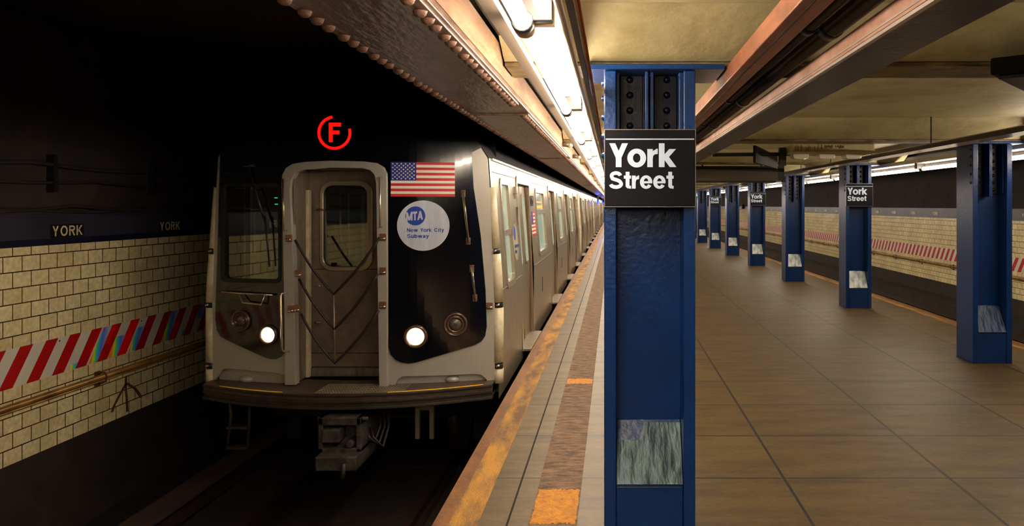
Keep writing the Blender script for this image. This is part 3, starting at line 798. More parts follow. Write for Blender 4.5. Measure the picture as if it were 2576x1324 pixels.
def side_ring(name, m, parent, outer, inner, off, thick):
    n = len(outer); mb = MB()
    v = [(sx(z)+o_, y, z) for o_ in (off, off-thick) for pl in (outer, inner) for y, z in pl]
    f = []
    for i in range(n):
        j = (i+1) % n
        f += [(i, j, n+j, n+i), (2*n+i, 3*n+i, 3*n+j, 2*n+j), (i, 2*n+i, 2*n+j, j), (n+i, n+j, 3*n+j, 3*n+i)]
    return mb.add(v, f).build(name, m, parent)

def make_car(lead):
    t = thing('subway_car', '', 'train')
    if lead: doors = [2.70, 7.30, 11.85, 16.05]
    else: doors = [2.25, 6.90, 11.55, 16.20]
    L_ = CARL-.25
    DW = .67
    wins = []
    skip = []
    for d in doors: skip.append((d-DW, d+DW, -.0, 2.08))
    gaps = []
    if lead: wins.append((.62, 1.22, .95, 2.05))
    for a, b in zip(doors[:-1], doors[1:]):
        m_ = (a+b)/2; wins.append((m_-.72, m_+.62, 1.06, 2.02))
    if not lead: wins.append((.45, 1.1, 1.06, 2.02))
    wins.append((L_-1.05, L_-.45, 1.06, 2.02))
    skip += wins
    ys = sorted({0.0, L_}|{v for s_ in skip for v in s_[:2]})
    zs = sorted({-.12, 0.0, .93, .95, 1.06, 2.02, 2.05, 2.08, 2.27})
    mb = MB()
    side_panel_quads(mb, ys, zs, skip, 1)
    # reveals round the openings
    for a, b, c, d in skip:
        dz = .10
        xa, xb = sx(c), sx(d)
        mb.add([(xa, a, c), (xb, a, d), (xb-dz, a, d), (xa-dz, a, c)], [(0, 1, 2, 3)])
        mb.add([(xa, b, c), (xb, b, d), (xb-dz, b, d), (xa-dz, b, c)], [(0, 1, 2, 3)])
        mb.add([(xb, a, d), (xb, b, d), (xb-dz, b, d), (xb-dz, a, d)], [(0, 1, 2, 3)])
        mb.add([(xa, a, c), (xa, b, c), (xa-dz, b, c), (xa-dz, a, c)], [(0, 1, 2, 3)])
    mb.build('body_side', 'stainless', t)
    MB().add([(-HW, 0, -.12), (-HW, L_, -.12), (-HW, L_, .93), (-HW, 0, .93), (-hw(2.27), L_, 2.27), (-hw(2.27), 0, 2.27)],
             [(0, 1, 2, 3), (3, 2, 4, 5)]).build('body_side', 'stainless_dull', t)
    # roof, ends and floor pan
    r = roofpts(); n = len(r); mb = MB()
    mb.add([(x, 0 if lead else .02, z) for x, z in r]+[(x, L_, z) for x, z in r], [(i, i+1, n+i+1, n+i) for i in range(n-1)])
    mb.build('roof', 'roof_dark', t)
    body = [(HW, -.12), (HW, .93), (hw(2.27), 2.27)]+r[1:-1]+[(-hw(2.27), 2.27), (-HW, .93), (-HW, -.12)]
    mb = MB()
    for y in ([L_] if lead else [0.0, L_]): mb.add([(x, y, z) for x, z in body], [list(range(len(body)))])
    mb.box(-HW+.01, HW-.01, .3, L_, -.12, -.02)
    mb.build('end_wall', 'stainless_dull', t)
    MB().box(hw(2.27)-.01, hw(2.27)+.022, .12 if lead else .0, L_, 2.255, 2.275).build('drip_rail', 'chrome', t)
    MB().box(sx(2.16)-.003, sx(2.16)+.004, .12, L_, 2.135, 2.141).build('seam_strip', 'door_gap', t)
    for a, b in zip([.12]+[d+DW+.09 for d in doors], [d-DW-.09 for d in doors]+[L_-.05]):
        if b > a: MB().box(HW-.002, HW+.006, a, b, .925, .937).build('belt_rail', 'stainless_dull', t)
    MB().box(-HW+.12, HW-.25, 1.2, L_-.8, -.62, -.13).build('underframe', 'under_black', t)
    for y in (2.6, L_-2.6):
        for yy in (y-1.0, y+1.0):
            w = MB()
            for x in (-.83, .67): w.tube([(x, yy, -.72), (x+.13, yy, -.72)], .41, 24)
            w.tube([(-.7, yy, -.72), (.7, yy, -.72)], .08, 10).build('wheel_set', 'rail_steel', t)
        for x in (-1.12, .98): MB().box(x, x+.14, y-1.5, y+1.5, -.85, -.6).build('truck_frame', 'under_black', t)
    # side doors
    for k, d in enumerate(doors):
        do = MB()
        for s_ in (-1, 1):
            a, b = (d-DW, d-.006) if s_ < 0 else (d+.006, d+DW)
            do.add([(sx(z)-.055-e, y, z) for e in (0, .035) for z in (.0, .93, 2.08) for y in (a, b)],
                   [(0, 1, 3, 2), (2, 3, 5, 4), (6, 8, 9, 7), (8, 10, 11, 9), (0, 6, 7, 1), (4, 5, 11, 10), (0, 2, 8, 6), (2, 4, 10, 8), (1, 7, 9, 3), (3, 9, 11, 5)])
        o = do.build('side_door', 'stainless', t)
        for s_ in (-1, 1):
            c = d+s_*.335
            out, inn = rrect(c-.20, c+.20, 1.0, 1.96, .09), rrect(c-.165, c+.165, 1.035, 1.925, .06)
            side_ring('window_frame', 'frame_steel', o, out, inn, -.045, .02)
            side_plate('door_window', 'glass_side', o, inn, -.050, .012)
        side_plate('leading_edge_seal', 'rubber', o, [(d-.014, .01), (d+.014, .01), (d+.014, 2.06), (d-.014, 2.06)], -.049, .01)
        # portal trim
        out = [(d-DW-.07, -.02), (d-DW-.07, 2.10), (d-DW, 2.17), (d+DW, 2.17), (d+DW+.07, 2.10), (d+DW+.07, -.02)]
        inn = [(d-DW, -.02), (d-DW, 2.05), (d-DW+.03, 2.08), (d+DW-.03, 2.08), (d+DW, 2.05), (d+DW, -.02)]
        mb = MB(); m6 = 6
        v = [(sx(z)+e, y, z) for e in (.014, 0.) for pl in (out, inn) for y, z in pl]; f = []
        for i in range(5):
            f += [(i, i+1, 6+i+1, 6+i), (i, 12+i, 13+i, i+1), (6+i, 7+i, 19+i, 18+i)]
        mb.add(v, f).build('door_portal', 'frame_steel', t)
        for e in (d-DW, d+DW-.012):
            MB().add([(sx(z)-q, y, z) for z in (0, .93, 2.07) for q in (.05, .034) for y in (e, e+.012)],
                     [(0, 1, 3, 2), (8, 10, 11, 9), (0, 4, 5, 1), (4, 8, 9, 5), (2, 3, 7, 6), (6, 7, 11, 10), (0, 2, 6, 4), (4, 6, 10, 8), (1, 5, 7, 3), (5, 9, 11, 7)]).build('portal_seal', 'seal_brown', t)
        MB().box(HW-.06, HW+.105, d-DW-.03, d+DW+.03, -.025, .002).build('threshold_plate', 'stainless_dull', t, .003)
        # small vent slot and guide light beside each door
        side_plate('vent_slot', 'door_gap', t, rrect(d+DW+1.28, d+DW+1.34, .42, .66, .028), .003, .004)
    # windows
    for k, (a, b, c, d) in enumerate(wins):
        nm = 'cab_window' if lead and k == 0 else 'side_window'
        out, inn = rrect(a-.045, b+.045, c-.045, d+.045, .09), rrect(a+.02, b-.02, c+.02, d-.02, .06)
        fr = side_ring(nm, 'frame_steel', t, out, inn, .012, .05)
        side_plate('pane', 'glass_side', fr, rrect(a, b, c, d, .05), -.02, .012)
        z = c+(d-c)*.66 if nm == 'side_window' else c+(d-c)*.5
        side_plate('sash_bar', 'frame_steel', fr, [(a, z-.03), (b, z-.03), (b, z+.03), (a, z+.03)], .004, .03)
        if lead and k == 1:
            for za, zb2 in ((.06, .105), (.15, .17)): side_plate('destination_display', 'led_orange', fr, [(a+.2, z+za), (b-.12, z+za), (b-.12, z+zb2), (a+.2, z+zb2)], -.017, .002)
    # maker plate, flag and roundel on the side
    if lead:
        y0 = 3.46; x = .004
        fl = side_plate('side_flag', 'flag_white', t, [(y0, 1.36), (y0+.50, 1.36), (y0+.50, 1.71), (y0, 1.71)], x, .003)
        for i in range(0, 13, 2):
            z0 = 1.71-.35*(i+1)/13; z1 = 1.71-.35*i/13
            side_plate('flag_stripe', 'flag_red', fl, [(y0, z0), (y0+.50, z0), (y0+.50, z1), (y0, z1)], x+.002, .002)
        side_plate('flag_canton', 'flag_blue', fl, [(y0, 1.52), (y0+.20, 1.52), (y0+.20, 1.71), (y0, 1.71)], x+.0035, .002)
        dc = side_plate('side_roundel', 'side_disc', t, [(1.55+p, q) for p, q in circ(0, 1.36, .22)], x, .003)
        side_plate('roundel_mark', 'logo_blue', dc, [(1.49+p, q) for p, q in circ(0, 1.47, .085)], x+.0025, .002)
        mb = MB()
        for i, wd in enumerate(('New York City', 'Subway')):
            for q in text_polys(wd, 1.39, 1.30-.065*i, .04, t=.17): mb.prism([(a_, b_) for a_, b_ in q], 0, sx(1.25)+.0065, sx(1.25)+.008)
        mb.build('roundel_text', 'logo_blue', dc)
        mb = MB()
        for q in text_polys('9257', 3.42, 1.79, .15, t=.2): mb.prism(q, 0, sx(1.80)+.003, sx(1.80)+.009)
        mb.build('car_number', 'black_iron', t)
        MB().box(sx(1.9)-.01, sx(1.9)+.025, 1.74, 1.78, 1.88, 2.03).box(sx(1.9)-.01, sx(1.9)+.035, 1.70, 1.82, 1.94, 1.97).build('side_marker', 'frame_steel', t, .004)
        MB().box(sx(1.6)-.02, sx(1.6)+.012, 1.84, 1.90, 1.56, 1.78).build('grab_pocket', 'seal_brown', t, .004)
    # corner guards at the far end, and at the near end of following cars
    ends = [L_-.03] if lead else [.03, L_-.03]
    for y in ends:
        for s_ in (1, -1):
            MB().tube([(s_*(hw(z)+.0), y, z) for z in (-.05, .5, .93, 1.6, 2.2)], .05, 10).build('corner_guard', 'guard_cream', t)
    return t

car = make_car(True)
car.location = (XT, YF, 0)
car['label'] = 'leading subway car with black mask front, flag, headlights on and red F sign'
car['group'] = 'cars of the train'
# the front of the leading car -----------------------------------
T = car
OUT = [(-HW+.02, .03), (-HW+.01, .93)]+[(-hw(2.2), 2.2)]
outline = fpl([(541, 955), (553, 943), (560, 930), (575, 927), (697, 938), (712, 946), (722, 964), (748, 966), (746, 800), (742, 650), (735, 480), (737, 452), (748, 434), (768, 427), (833, 421), (915, 422), (934, 427), (945, 440), (949, 462), (953, 700), (957, 971), (993, 971), (1000, 957), (1012, 947), (1110, 945), (1199, 941), (1211, 944), (1222, 952), (1228, 962)])
body_r = [(HW-.01, .05), (HW-.008, .93), (hw(2.27)-.01, 2.27)]
roof_o = roofpts(.005)[1:-1]
body_l = [(-hw(2.27)+.01, 2.27), (-HW+.008, .93), (-HW+.01, .08)]
wsl = rrect(*(lambda a, b: (a[0], b[0], b[1], a[1]))(fp(565, 469), fp(703, 705)), .045)
panel('front_fascia', 'fascia_silver', T, [outline+body_r+roof_o+body_l], 0, .05, holes=[wsl])
mask_l = [(976, 450), (977, 870), (984, 892), (996, 905), (1012, 912), (1027, 914), (1045, 912), (1196, 867), (1212, 858), (1221, 845), (1225, 822), (1222, 731), (1210, 593), (1192, 472), (1187, 384)]
mask_l2 = [(556, 384), (550, 600), (543.5, 800), (547, 830), (556, 846), (570, 854), (669, 899), (682, 903), (697, 903), (709, 897), (717, 886), (720, 865), (719, 700), (713, 460), (716, 440), (724, 424), (740, 414), (770, 409), (833, 406), (920, 408), (950, 412), (967, 423), (975, 437)]
mtop = [(hw(2.37)+.008, 2.37)]+roofpts(-.008)[1:-1]+[(-hw(2.37)-.008, 2.37)]
panel('front_mask', 'mask_black', T, [fpl(mask_l)+mtop+fpl(mask_l2)], -.016, .016, holes=[wsl])['label'] = 'glossy black front mask'
# end door surround
outer = [(721, 967), (720, 800), (716, 600), (712, 460), (715, 439), (723, 423), (740, 413), (770, 408), (833, 405), (920, 407), (951, 411), (969, 422), (976, 437), (977, 460), (978, 700), (978, 973)]
inner = [(957, 973), (953, 700), (949, 462), (945, 440), (934, 429), (915, 424), (833, 423), (768, 428), (748, 435), (738, 452), (735, 480), (742, 650), (746, 800), (748, 967)]
panel('end_door_surround', 'fascia_silver', T, [fpl(outer)+fpl(inner)], -.045, .05, bevel=.006)
# recess of the end door
XL0, XR0 = fp(741, 700)[0], fp(953, 700)[0]
ZT = fp(840, 424)[1]; ZD = .077; YD = .17
mb = MB()
mb.add([(XL0-.01, yF(XL0), ZD), (XL0-.01, YD, ZD), (XL0-.01, YD, ZT), (XL0-.01, yF(XL0), ZT)], [(0, 1, 2, 3)])
mb.add([(XR0, yF(XR0), ZD), (XR0, YD, ZD), (XR0, YD, ZT), (XR0, yF(XR0), ZT)], [(0, 1, 2, 3)])
mb.add([(XL0-.01, yF(XL0), ZT), (XR0, yF(XR0), ZT), (XR0, YD, ZT), (XL0-.01, YD, ZT)], [(0, 1, 2, 3)])
mb.build('door_recess', 'stainless_dull', T)
MB().box(XL0-.01, XL0+.022, YD-.10, YD-.03, ZD, ZT-.2).build('recess_post', 'guard_cream', T, .004)
# end door leaf
def dp(px, py, Y=YF+YD): return ((px-VX)*Y/FPX-XT, CH-(py-VY)*Y/FPX)
dx0, dx1 = dp(778, 0)[0], XR0+.03
(wx0, wz1), (wx1, wz0) = dp(806, 455), dp(939, 682)
(gx0, gz1), (gx1, gz0) = dp(814, 466), dp(926, 672)
flat = lambda x: 0.
dl = panel('end_door', 'door_steel', T, [[(dx0, ZD+.09), (dx1, ZD+.09), (dx1, ZT), (dx0, ZT)]], YD, .04, holes=[rrect(gx0, gx1, gz0, gz1, .09)], surf=flat, cut=5)
panel('window_frame', 'frame_steel', dl, [rrect(wx0, wx1, wz0, wz1, .13)], YD-.022, .024, holes=[rrect(gx0+.005, gx1-.005, gz0+.005, gz1-.005, .09)], surf=flat, cut=5, bevel=.008)
panel('window_glass', 'windscreen', dl, [rrect(gx0-.004, gx1+.004, gz0-.004, gz1+.004, .09)], YD+.01, .006, surf=flat, cut=5)
MB().tube([(wx0-.03, YD-.012, wz0+.62), (wx0+.05, YD-.04, wz0+.62)], .012, 8).build('door_handle', 'hinge_brown', dl)
MB().tube([(dx0+.06, YD-.012, .62), (dx0+.13, YD-.03, .615)], .008, 8).tube([(dx0+.06, YD-.012, .985), (dx0+.12, YD-.012, .985)], .005, 6).build('latch', 'chrome', dl)
MB().box(dx0, dx1, YD-.05, YD+.05, ZD, ZD+.085).build('door_sill', 'stainless', T, .004)
for z in (.3, 1.15): MB().box(dx0+.015, dx1-.02, YD-.004, YD, z, z+.006).build('door_seam', 'door_gap', dl)
# inside of the car behind the glass
ins = MB()
ins.add([(-1.38, YD+.5, .0), (1.38, YD+.5, .0), (1.3, YD+.5, 2.5), (-1.3, YD+.5, 2.5)], [(0, 1, 2, 3)])
ins.build('cab_partition', 'under_black', T)
def pole(px, py0, py1, r, m, nm, Y=YF+.32):
    a, b = dp(px, py0, Y), dp(px, py1, Y)
    return MB().tube([(a[0], Y-YF, a[1]), (b[0], Y-YF, b[1])], r, 8).build(nm, m, T)
pole(598, 470, 700, .012, 'chrome', 'cab_pole'); pole(641, 490, 640, .010, 'cab_grey', 'cab_pole')
pole(856, 480, 640, .012, 'chrome', 'grab_pole'); pole(877, 485, 660, .010, 'cab_grey', 'grab_pole'); pole(913, 490, 655, .022, 'cab_grey', 'grab_pole')
def cabbox(nm, m, x0, y0, x1, y1, Y=YF+.36):
    a, b = dp(x0, y0, Y), dp(x1, y1, Y)
    MB().box(a[0], b[0], Y-YF, Y-YF+.03, b[1], a[1]).build(nm, m, T)
cabbox('cab_wall_panel', 'cab_grey', 566, 470, 596, 700); cabbox('driver_seat_back', 'cab_grey', 610, 566, 628, 632); cabbox('lime_vest', 'lime_vest', 620, 614, 632, 640)
cabbox('indicator_light', 'led_green', 690, 497, 695, 499, YF+.30); cabbox('indicator_light', 'led_green', 691, 513, 696, 515, YF+.30)
panel('windscreen', 'windscreen', T, [wsl], .012, .006)
# windscreen surround
o_ = rrect(*(lambda a, b: (a[0], b[0], b[1], a[1]))(fp(557, 462), fp(709, 713)), .06)
i_ = rrect(*(lambda a, b: (a[0], b[0], b[1], a[1]))(fp(566, 470), fp(702, 704)), .045)
panel('windscreen_seal', 'rubber', T, [o_], -.022, .03, holes=[i_])
def fx(px, py, off=0.):
    x, z = fp(px, py, off); return (x, yF(x, off), z)
MB().tube([fx(624, 418, -.03), fx(648, 500, -.05), fx(668, 560, -.04)], .012, 8).tube([fx(667, 545, -.045), fx(678, 672, -.035)], .008, 6).tube([fx(615, 417, -.03), fx(636, 417, -.03)], .016, 8).build('wiper_arm', 'black_iron', T)
# headlights and marker lights
def round_lamp(nm, px, py, r, lit):
    x, z = fp(px, py, -.03); y = yF(x, -.03)
    ang = math.atan(2*BULGE*x/HW**2)
    def lathe(prof, m, name, parent):
        mb = MB(); n = 32
        v = []
        for rr, yy in prof:
            for k in range(n):
                a = 2*math.pi*k/n; lx, lz = rr*math.cos(a), rr*math.sin(a)
                v.append((x+lx*math.cos(ang)-yy*math.sin(ang)*0, y+yy+lx*math.sin(ang), z+lz))
        f = [(i*n+k, i*n+(k+1) % n, (i+1)*n+(k+1) % n, (i+1)*n+k) for i in range(len(prof)-1) for k in range(n)]
        if prof[-1][0] < r*.9: f.append([(len(prof)-1)*n+k for k in range(n)])
        mb.add(v, f, True); return mb.build(name, m, parent)
    if lit:
        b = lathe([(r, .03), (r, -.004), (r*.93, -.014), (r*.78, -.012), (r*.70, .010), (r*.66, .014)], 'lamp_ring', nm, T)
        lathe([(r*.66, .008), (r*.58, -.002), (r*.3, -.008)], 'headlight_glow', 'lens', b)
    else:
        b = lathe([(r, .03), (r, -.004), (r*.93, -.014), (r*.84, -.010), (r*.80, .006), (r*.72, .010), (r*.68, -.004), (r*.6, -.008), (r*.55, .012)], 'lamp_ring', nm, T)
        lathe([(r*.5, .016), (r*.46, -.002), (r*.2, -.012)], 'lamp_off', 'lens', b)
        for s_ in (1, -1): MB().box(x-.02, x+.02, y-.016, y-.01, z+s_*.008-.002, z+s_*.008+.002).build('lens_mark', 'black_iron', b)
round_lamp('headlight', 673.5, 843, .098, True); round_lamp('headlight', 1045, 847.5, .112, True)
round_lamp('marker_light', 604.5, 808, .104, False); round_lamp('marker_light', 1145.5, 817, .115, False)
# route sign: a ring open at the upper right and a letter, both glowing
x, z = fp(841, 334, -.02)
pts = [(x+.150*math.cos(math.radians(a)), z+.150*math.sin(math.radians(a))) for a in range(98, 376, 6)]
sgn = MB().tube([(px_, yF(px_, -.022), pz) for px_, pz in pts], .013, 8).build('route_sign_ring', 'led_red', T)
sgn['label'] = 'glowing red ring open at the top'
mb = MB()
for q in text_polys('F', x-.052, z-.09, .185, t=.19): mb.add([(a, yF(a, -.024), b) for a, b in q]+[(a, yF(a, -.018), b) for a, b in q], [(0, 1, 2, 3), (4, 7, 6, 5), (0, 4, 5, 1), (1, 5, 6, 2), (2, 6, 7, 3), (3, 7, 4, 0)])
mb.build('route_letter', 'led_red', sgn)['label'] = 'glowing red letter F'
# flag
(fx0, fz1), (fx1, fz0) = fp(983, 407.5, -.02), fp(1144, 495, -.02)
def frect(a, b, c, d): return [(fx0+(fx1-fx0)*a, fz0+(fz1-fz0)*c), (fx0+(fx1-fx0)*b, fz0+(fz1-fz0)*c), (fx0+(fx1-fx0)*b, fz0+(fz1-fz0)*d), (fx0+(fx1-fx0)*a, fz0+(fz1-fz0)*d)]
fl = panel('flag_decal', 'flag_white', T, [frect(0, 1, 0, 1)], -.019, .003)
panel('flag_stripes', 'flag_red', fl, [frect(0, 1, 1-(i+1)/13, 1-i/13) for i in range(0, 13, 2)], -.0205, .0015)
panel('flag_canton', 'flag_blue', fl, [frect(0, .4, 6/13, 1)], -.022, .0015)
st = []
for r_ in range(9):
    for c_ in range(6 if r_ % 2 == 0 else 5):
        u = .4*(c_*2+1+(r_ % 2))/12; v = 1-(7/13)*(r_+1)/10
        cx_, cz_ = fx0+(fx1-fx0)*u, fz0+(fz1-fz0)*v
        st.append([(cx_+(.0105 if k % 2 == 0 else .0045)*math.sin(math.pi*k/5), cz_+(.0105 if k % 2 == 0 else .0045)*math.cos(math.pi*k/5)) for k in range(10)])
panel('flag_stars', 'flag_white', fl, st, -.0235, .0015)
# round white transit badge
cx_, cz_ = fp(1064.5, 568, -.02); R_ = .243
bd = panel('round_badge', 'disc_white', T, [circ(cx_, cz_, R_, 48)], -.019, .003)
lx, lz = fp(1045, 543.5, -.02); r_ = .085
# the blue disc is cut by white letters at its left side
panel('badge_logo', 'logo_blue', bd, [circ(lx, lz, r_*1.08, 36)], -.0205, .0015)
mb_p = []
for q in text_polys('MTA', lx-.085, lz-.042, .085, t=.24, track=.02, width=.155): mb_p.append([(a+.0*b, b+(a-lx)*.10) for a, b in q])
panel('logo_letters', 'disc_white', bd, mb_p, -.022, .0015)
tp = []
x1_, z1_ = fp(1024, 584, -.02); x2_, z2_ = fp(1024, 599, -.02)
wN = fp(1117, 584, -.02)[0]-x1_; wS = fp(1079, 584, -.02)[0]-x2_
panel('badge_text', 'logo_blue', bd, text_polys('New York City', x1_, z1_, .036, t=.19, track=.10, width=wN), -.0205, .0015)
panel('badge_text', 'logo_blue', bd, text_polys('Subway', x2_, z2_, .036, t=.19, track=.10, width=wS), -.0205, .0015)
# grab handles
def bar(nm, pts, r, m='chrome', par=None, pads=True):
    P_ = [fx(a, b, o) for a, b, o in pts]
    o = MB().tube(P_, r, 8).build(nm, m, par or T)
    if pads:
        for a, b, _ in (pts[0], pts[-1]):
            x, y, z = fx(a, b, -.016); MB().box(x-.022, x+.022, y-.012, y+.004, z-.035, z+.035).build('mounting_pad', 'hinge_brown', o, .003)
    return o
bar('grab_handle', [(1165, 487, -.02), (1164, 484, -.06), (1179, 610, -.06), (1178, 607, -.02)], .011)
bar('grab_handle', [(1187, 676, -.02), (1186, 672, -.06), (1196, 754, -.06), (1195, 750, -.02)], .011)
bar('grab_handle', [(960, 446, -.05), (955, 446, -.10), (957, 571, -.10), (961, 571, -.05)], .010)
bar('grab_handle', [(722, 452, -.05), (712, 450, -.10), (713, 578, -.10), (722, 580, -.05)], .010)
bar('foot_bar', [(557, 735, -.05), (620, 739, -.06), (686, 743, -.05)], .009, pads=False)
bar('foot_bar_step', [(602, 739, -.05), (611, 762, -.07), (657, 767, -.07), (666, 742, -.05)], .008, pads=False)
bar('hand_rail', [(724, 737, -.04), (707, 739, -.09), (706, 745, -.10), (709, 878, -.10), (712, 884, -.09), (728, 885, -.04)], .010, pads=True)
# hinge brackets on the door surround
for px_, py_ in ((963.5, 597), (963.5, 682), (963.5, 768), (727, 600), (752, 688), (733, 778), (748, 776), (1232, 770)):
    x, y, z = fx(px_, py_, -.05)
    h_ = MB().box(x-.032, x+.032, y-.012, y+.006, z-.034, z+.034).build('hinge_bracket', 'hinge_brown', T, .004)
    MB().tube([(x-.02, y-.025, z-.012), (x+.03, y-.025, z-.012)], .010, 8).build('hinge_pin', 'chrome', h_)
# three safety cables hung in a V across the end door, joined by a strut
def swag(a, b, c, off=-.07):
    pts = []
    for (p, q) in ((a, b), (b, c)):
        for i in range(9):
            u = i/8
            if (p, q) == (b, c) and i == 0: continue
            px_ = p[0]+(q[0]-p[0])*u; py_ = p[1]+(q[1]-p[1])*u
            bow = 10*math.sin(math.pi*u)
            py_ += bow*.55
            px_ += (-bow if (p, q) == (a, b) else bow)*.35
            pts.append(fx(px_, py_, off))
    return MB().tube(pts, .0125, 8).build('safety_cable', 'cable_rubber', T)
swag((742, 604), (839, 741), (955, 598)); swag((752, 702), (841, 828), (950, 690)); swag((757, 790), (842, 914), (952, 782))
MB().tube([fx(839, 742, -.07), fx(841, 828, -.07), fx(842, 912, -.07)], .009, 8).build('cable_strut', 'stainless_dull', T)
# recesses and buffers under the fascia
for s_, xa, xb, bx in ((-1, 545, 722, 620), (1, 995, 1230, 1137)):
    x0, x1 = fp(xa, 950)[0], fp(xb, 950)[0]
    panel('bonnet_recess', 'fascia_silver', T, [[(x0, .04), (x1, .04), (x1, .26), (x0, .26)]], .052, .02)
    x, z = fp(bx, 956, .04)
    MB().ball((x, yF(x)+.05, .095), .05, 14, 8, (1.5, 1.0, .75)).build('bonnet_bump', 'fascia_silver', T)
# corner guards of the leading end
for s_ in (1, -1):
    for z0, z1 in ((1.375, 1.977), (.84, 1.316), (.245, .785), (.04, .178)):
        MB().tube([(s_*(hw(z)-.012), .03, z) for z in (z0, (z0+z1)/2, z1)], .056, 14).build('corner_guard', 'guard_cream', T)
    for z in (1.345, .812, .21):
        cl = MB().tube([(s_*(hw(z)-.012), .03, z-.026), (s_*(hw(z)-.012), .03, z+.026)], .05, 12).build('guard_clamp', 'black_iron', T)
        MB().tube([(s_*(hw(z)+.0)-.02, -.035, z), (s_*(hw(z)+.0)+.012, -.035, z+.01)], .010, 8).build('clamp_bolt', 'chrome', cl)
# bumper with ribs, deck and warning strips
def yB(x): return -.57+.40*(min(1.45, abs(x))/1.4)**2
n = 40
def arcband(x0, x1, off0, off1, z0, z1, nn=n):
    mb = MB(); v = []; f = []
    for i in range(nn+1):
        x = x0+(x1-x0)*i/nn
        v += [(x, yB(x)+off0, z0), (x, yB(x)+off1, z0), (x, yB(x)+off1, z1), (x, yB(x)+off0, z1)]
    for i in range(nn):
        for k in range(4): f.append((i*4+k, (i+1)*4+k, (i+1)*4+(k+1) % 4, i*4+(k+1) % 4))
    f += [(0, 1, 2, 3), (nn*4+3, nn*4+2, nn*4+1, nn*4)]
    return mb.add(v, f)
HB = 1.40
bp = arcband(-HB, HB, 0, .55, -.02, .072).build('bumper_deck', 'tread_plate', T)
rb = MB()
for z0, z1, o_ in ((.048, .070, -.02), (-.012, .014, -.015), (-.072, -.046, -.02)):
    q = arcband(-HB, HB, o_, .2, z0, z1); rb.add(q.v, q.f)
q = arcband(-HB, HB, .012, .22, -.075, .05); rb.add(q.v, q.f)
rb.build('bumper_ribs', 'bumper_steel', T, .004)
gr = MB()
xa, xb = fp(790, 980, -.3)[0], fp(1010, 980, -.3)[0]
x = xa
while x < xb:
    for j in range(7):
        y = yB(x)+.01+.055*j
        gr.add([(x, y, .0725), (x+.006, y, .0725), (x+.022, y+.04, .0725), (x+.016, y+.04, .0725), (x, y, .077), (x+.006, y, .077), (x+.022, y+.04, .077), (x+.016, y+.04, .077)],
               [(0, 1, 5, 4), (1, 2, 6, 5), (2, 3, 7, 6), (3, 0, 4, 7), (4, 5, 6, 7)])
    x += .026
gr.build('tread_ribs', 'frame_steel', T)
for a, b in ((fp(975, 980, -.3)[0], fp(1214, 972, -.2)[0]), (fp(552, 955, -.2)[0], fp(709, 976, -.3)[0])):
    arcband(a, b, -.004, .022, .0722, .0745, 16).build('warning_strip', 'warning_yellow', T)
# coupler
def cp(px, py, Y): return ((px-VX)*Y/FPX-XT, CH-(py-VY)*Y/FPX)
YC = 6.95
cpl = MB()
x0, z1 = cp(800, 1052, YC); x1, z0 = cp(908, 1145, YC)
ang = -.05
cpl.box(x0, x0+.045, -.65, -.1, z0, z1).box(x1-.045, x1, -.65, -.1, z0, z1).box(x0, x1, -.65, -.1, z1-.07, z1).box(x0, x1, -.65, -.1, z0, z0+.06).box(x0+.04, x1-.04, -.5, -.1, z0, z1)
cpl.box(x0+.05, x0+.20, -.69, -.5, z0+.12, z1-.10)
cpl.tube([(x1-.1, -.67, z0+.10), (x1-.1, -.5, z0+.10)], .035, 12).tube([(x0-.02, -.60, z1-.02), (x1+.05, -.60, z1-.02)], .02, 8)
o = cpl.build('coupler', 'coupler_iron', T, .008)
x0b, z1b = cp(797, 1146, YC-.1); x1b, z0b = cp(900, 1182, YC-.1)
MB().box(x0b, x1b, -.80, -.2, z0b, z1b).build('electric_coupler_box', 'coupler_iron', o, .012)
xp, zp = cp(868, 1164, YC-.12); MB().tube([(xp, -.80, zp), (xp-.01, -.80, zp-.13)], .02, 8).build('uncoupling_pin', 'coupler_iron', o)
for k in range(3):
    x = x1+.03+.04*k
    MB().tube([(x, -.2, -.15), (x+.04, -.3, -.3), (x+.02, -.42, -.42-.02*k), (x-.06, -.45, -.36), (x-.10, -.4, -.28)], .014, 8).build('air_hose', 'cable_rubber', T)
# step ladder under the wall-side end of the bumper
x0, z1 = cp(570, 995, 7.42); x1, z0 = cp(622, 1128, 7.42)
st_ = MB()
for x in (x0, x1): st_.tube([(x, -.12, -.1), (x+(.02 if x == x0 else 0), -.13, -.25), (x, -.17, z0)], .014, 8)
for z in (z0, (z0-.1)/2-.03): st_.box(x0, x1, -.19, -.10, z-.01, z+.012)
st_.build('step_ladder', 'bumper_steel', T)
MB().box(.62, .66, -.05, .0, -.5, -.2).box(.76, .80, -.05, 0, -.5, -.2).box(.62, .80, -.04, -.01, -.22, -.18).build('collector_bracket', 'frame_steel', T)
# following cars
car2 = make_car(False); ch2 = tree(car2)
car2.location = (XT, YF+CARL, 0); car2['label'] = 'second subway car of the train, coupled behind the leading car'; car2['group'] = 'cars of the train'
for k in range(2, 5):
    dup(car2, (XT, YF+CARL*k, 0), f'{words_n[k]} subway car of the train, vanishing towards the far end of the platform', 'cars of the train', ch2)

# ------------------------------------------------------------------ things hung over the platform
def at(px, py, Y): return ((px-VX)*Y/FPX, CH-(py-VY)*Y/FPX)
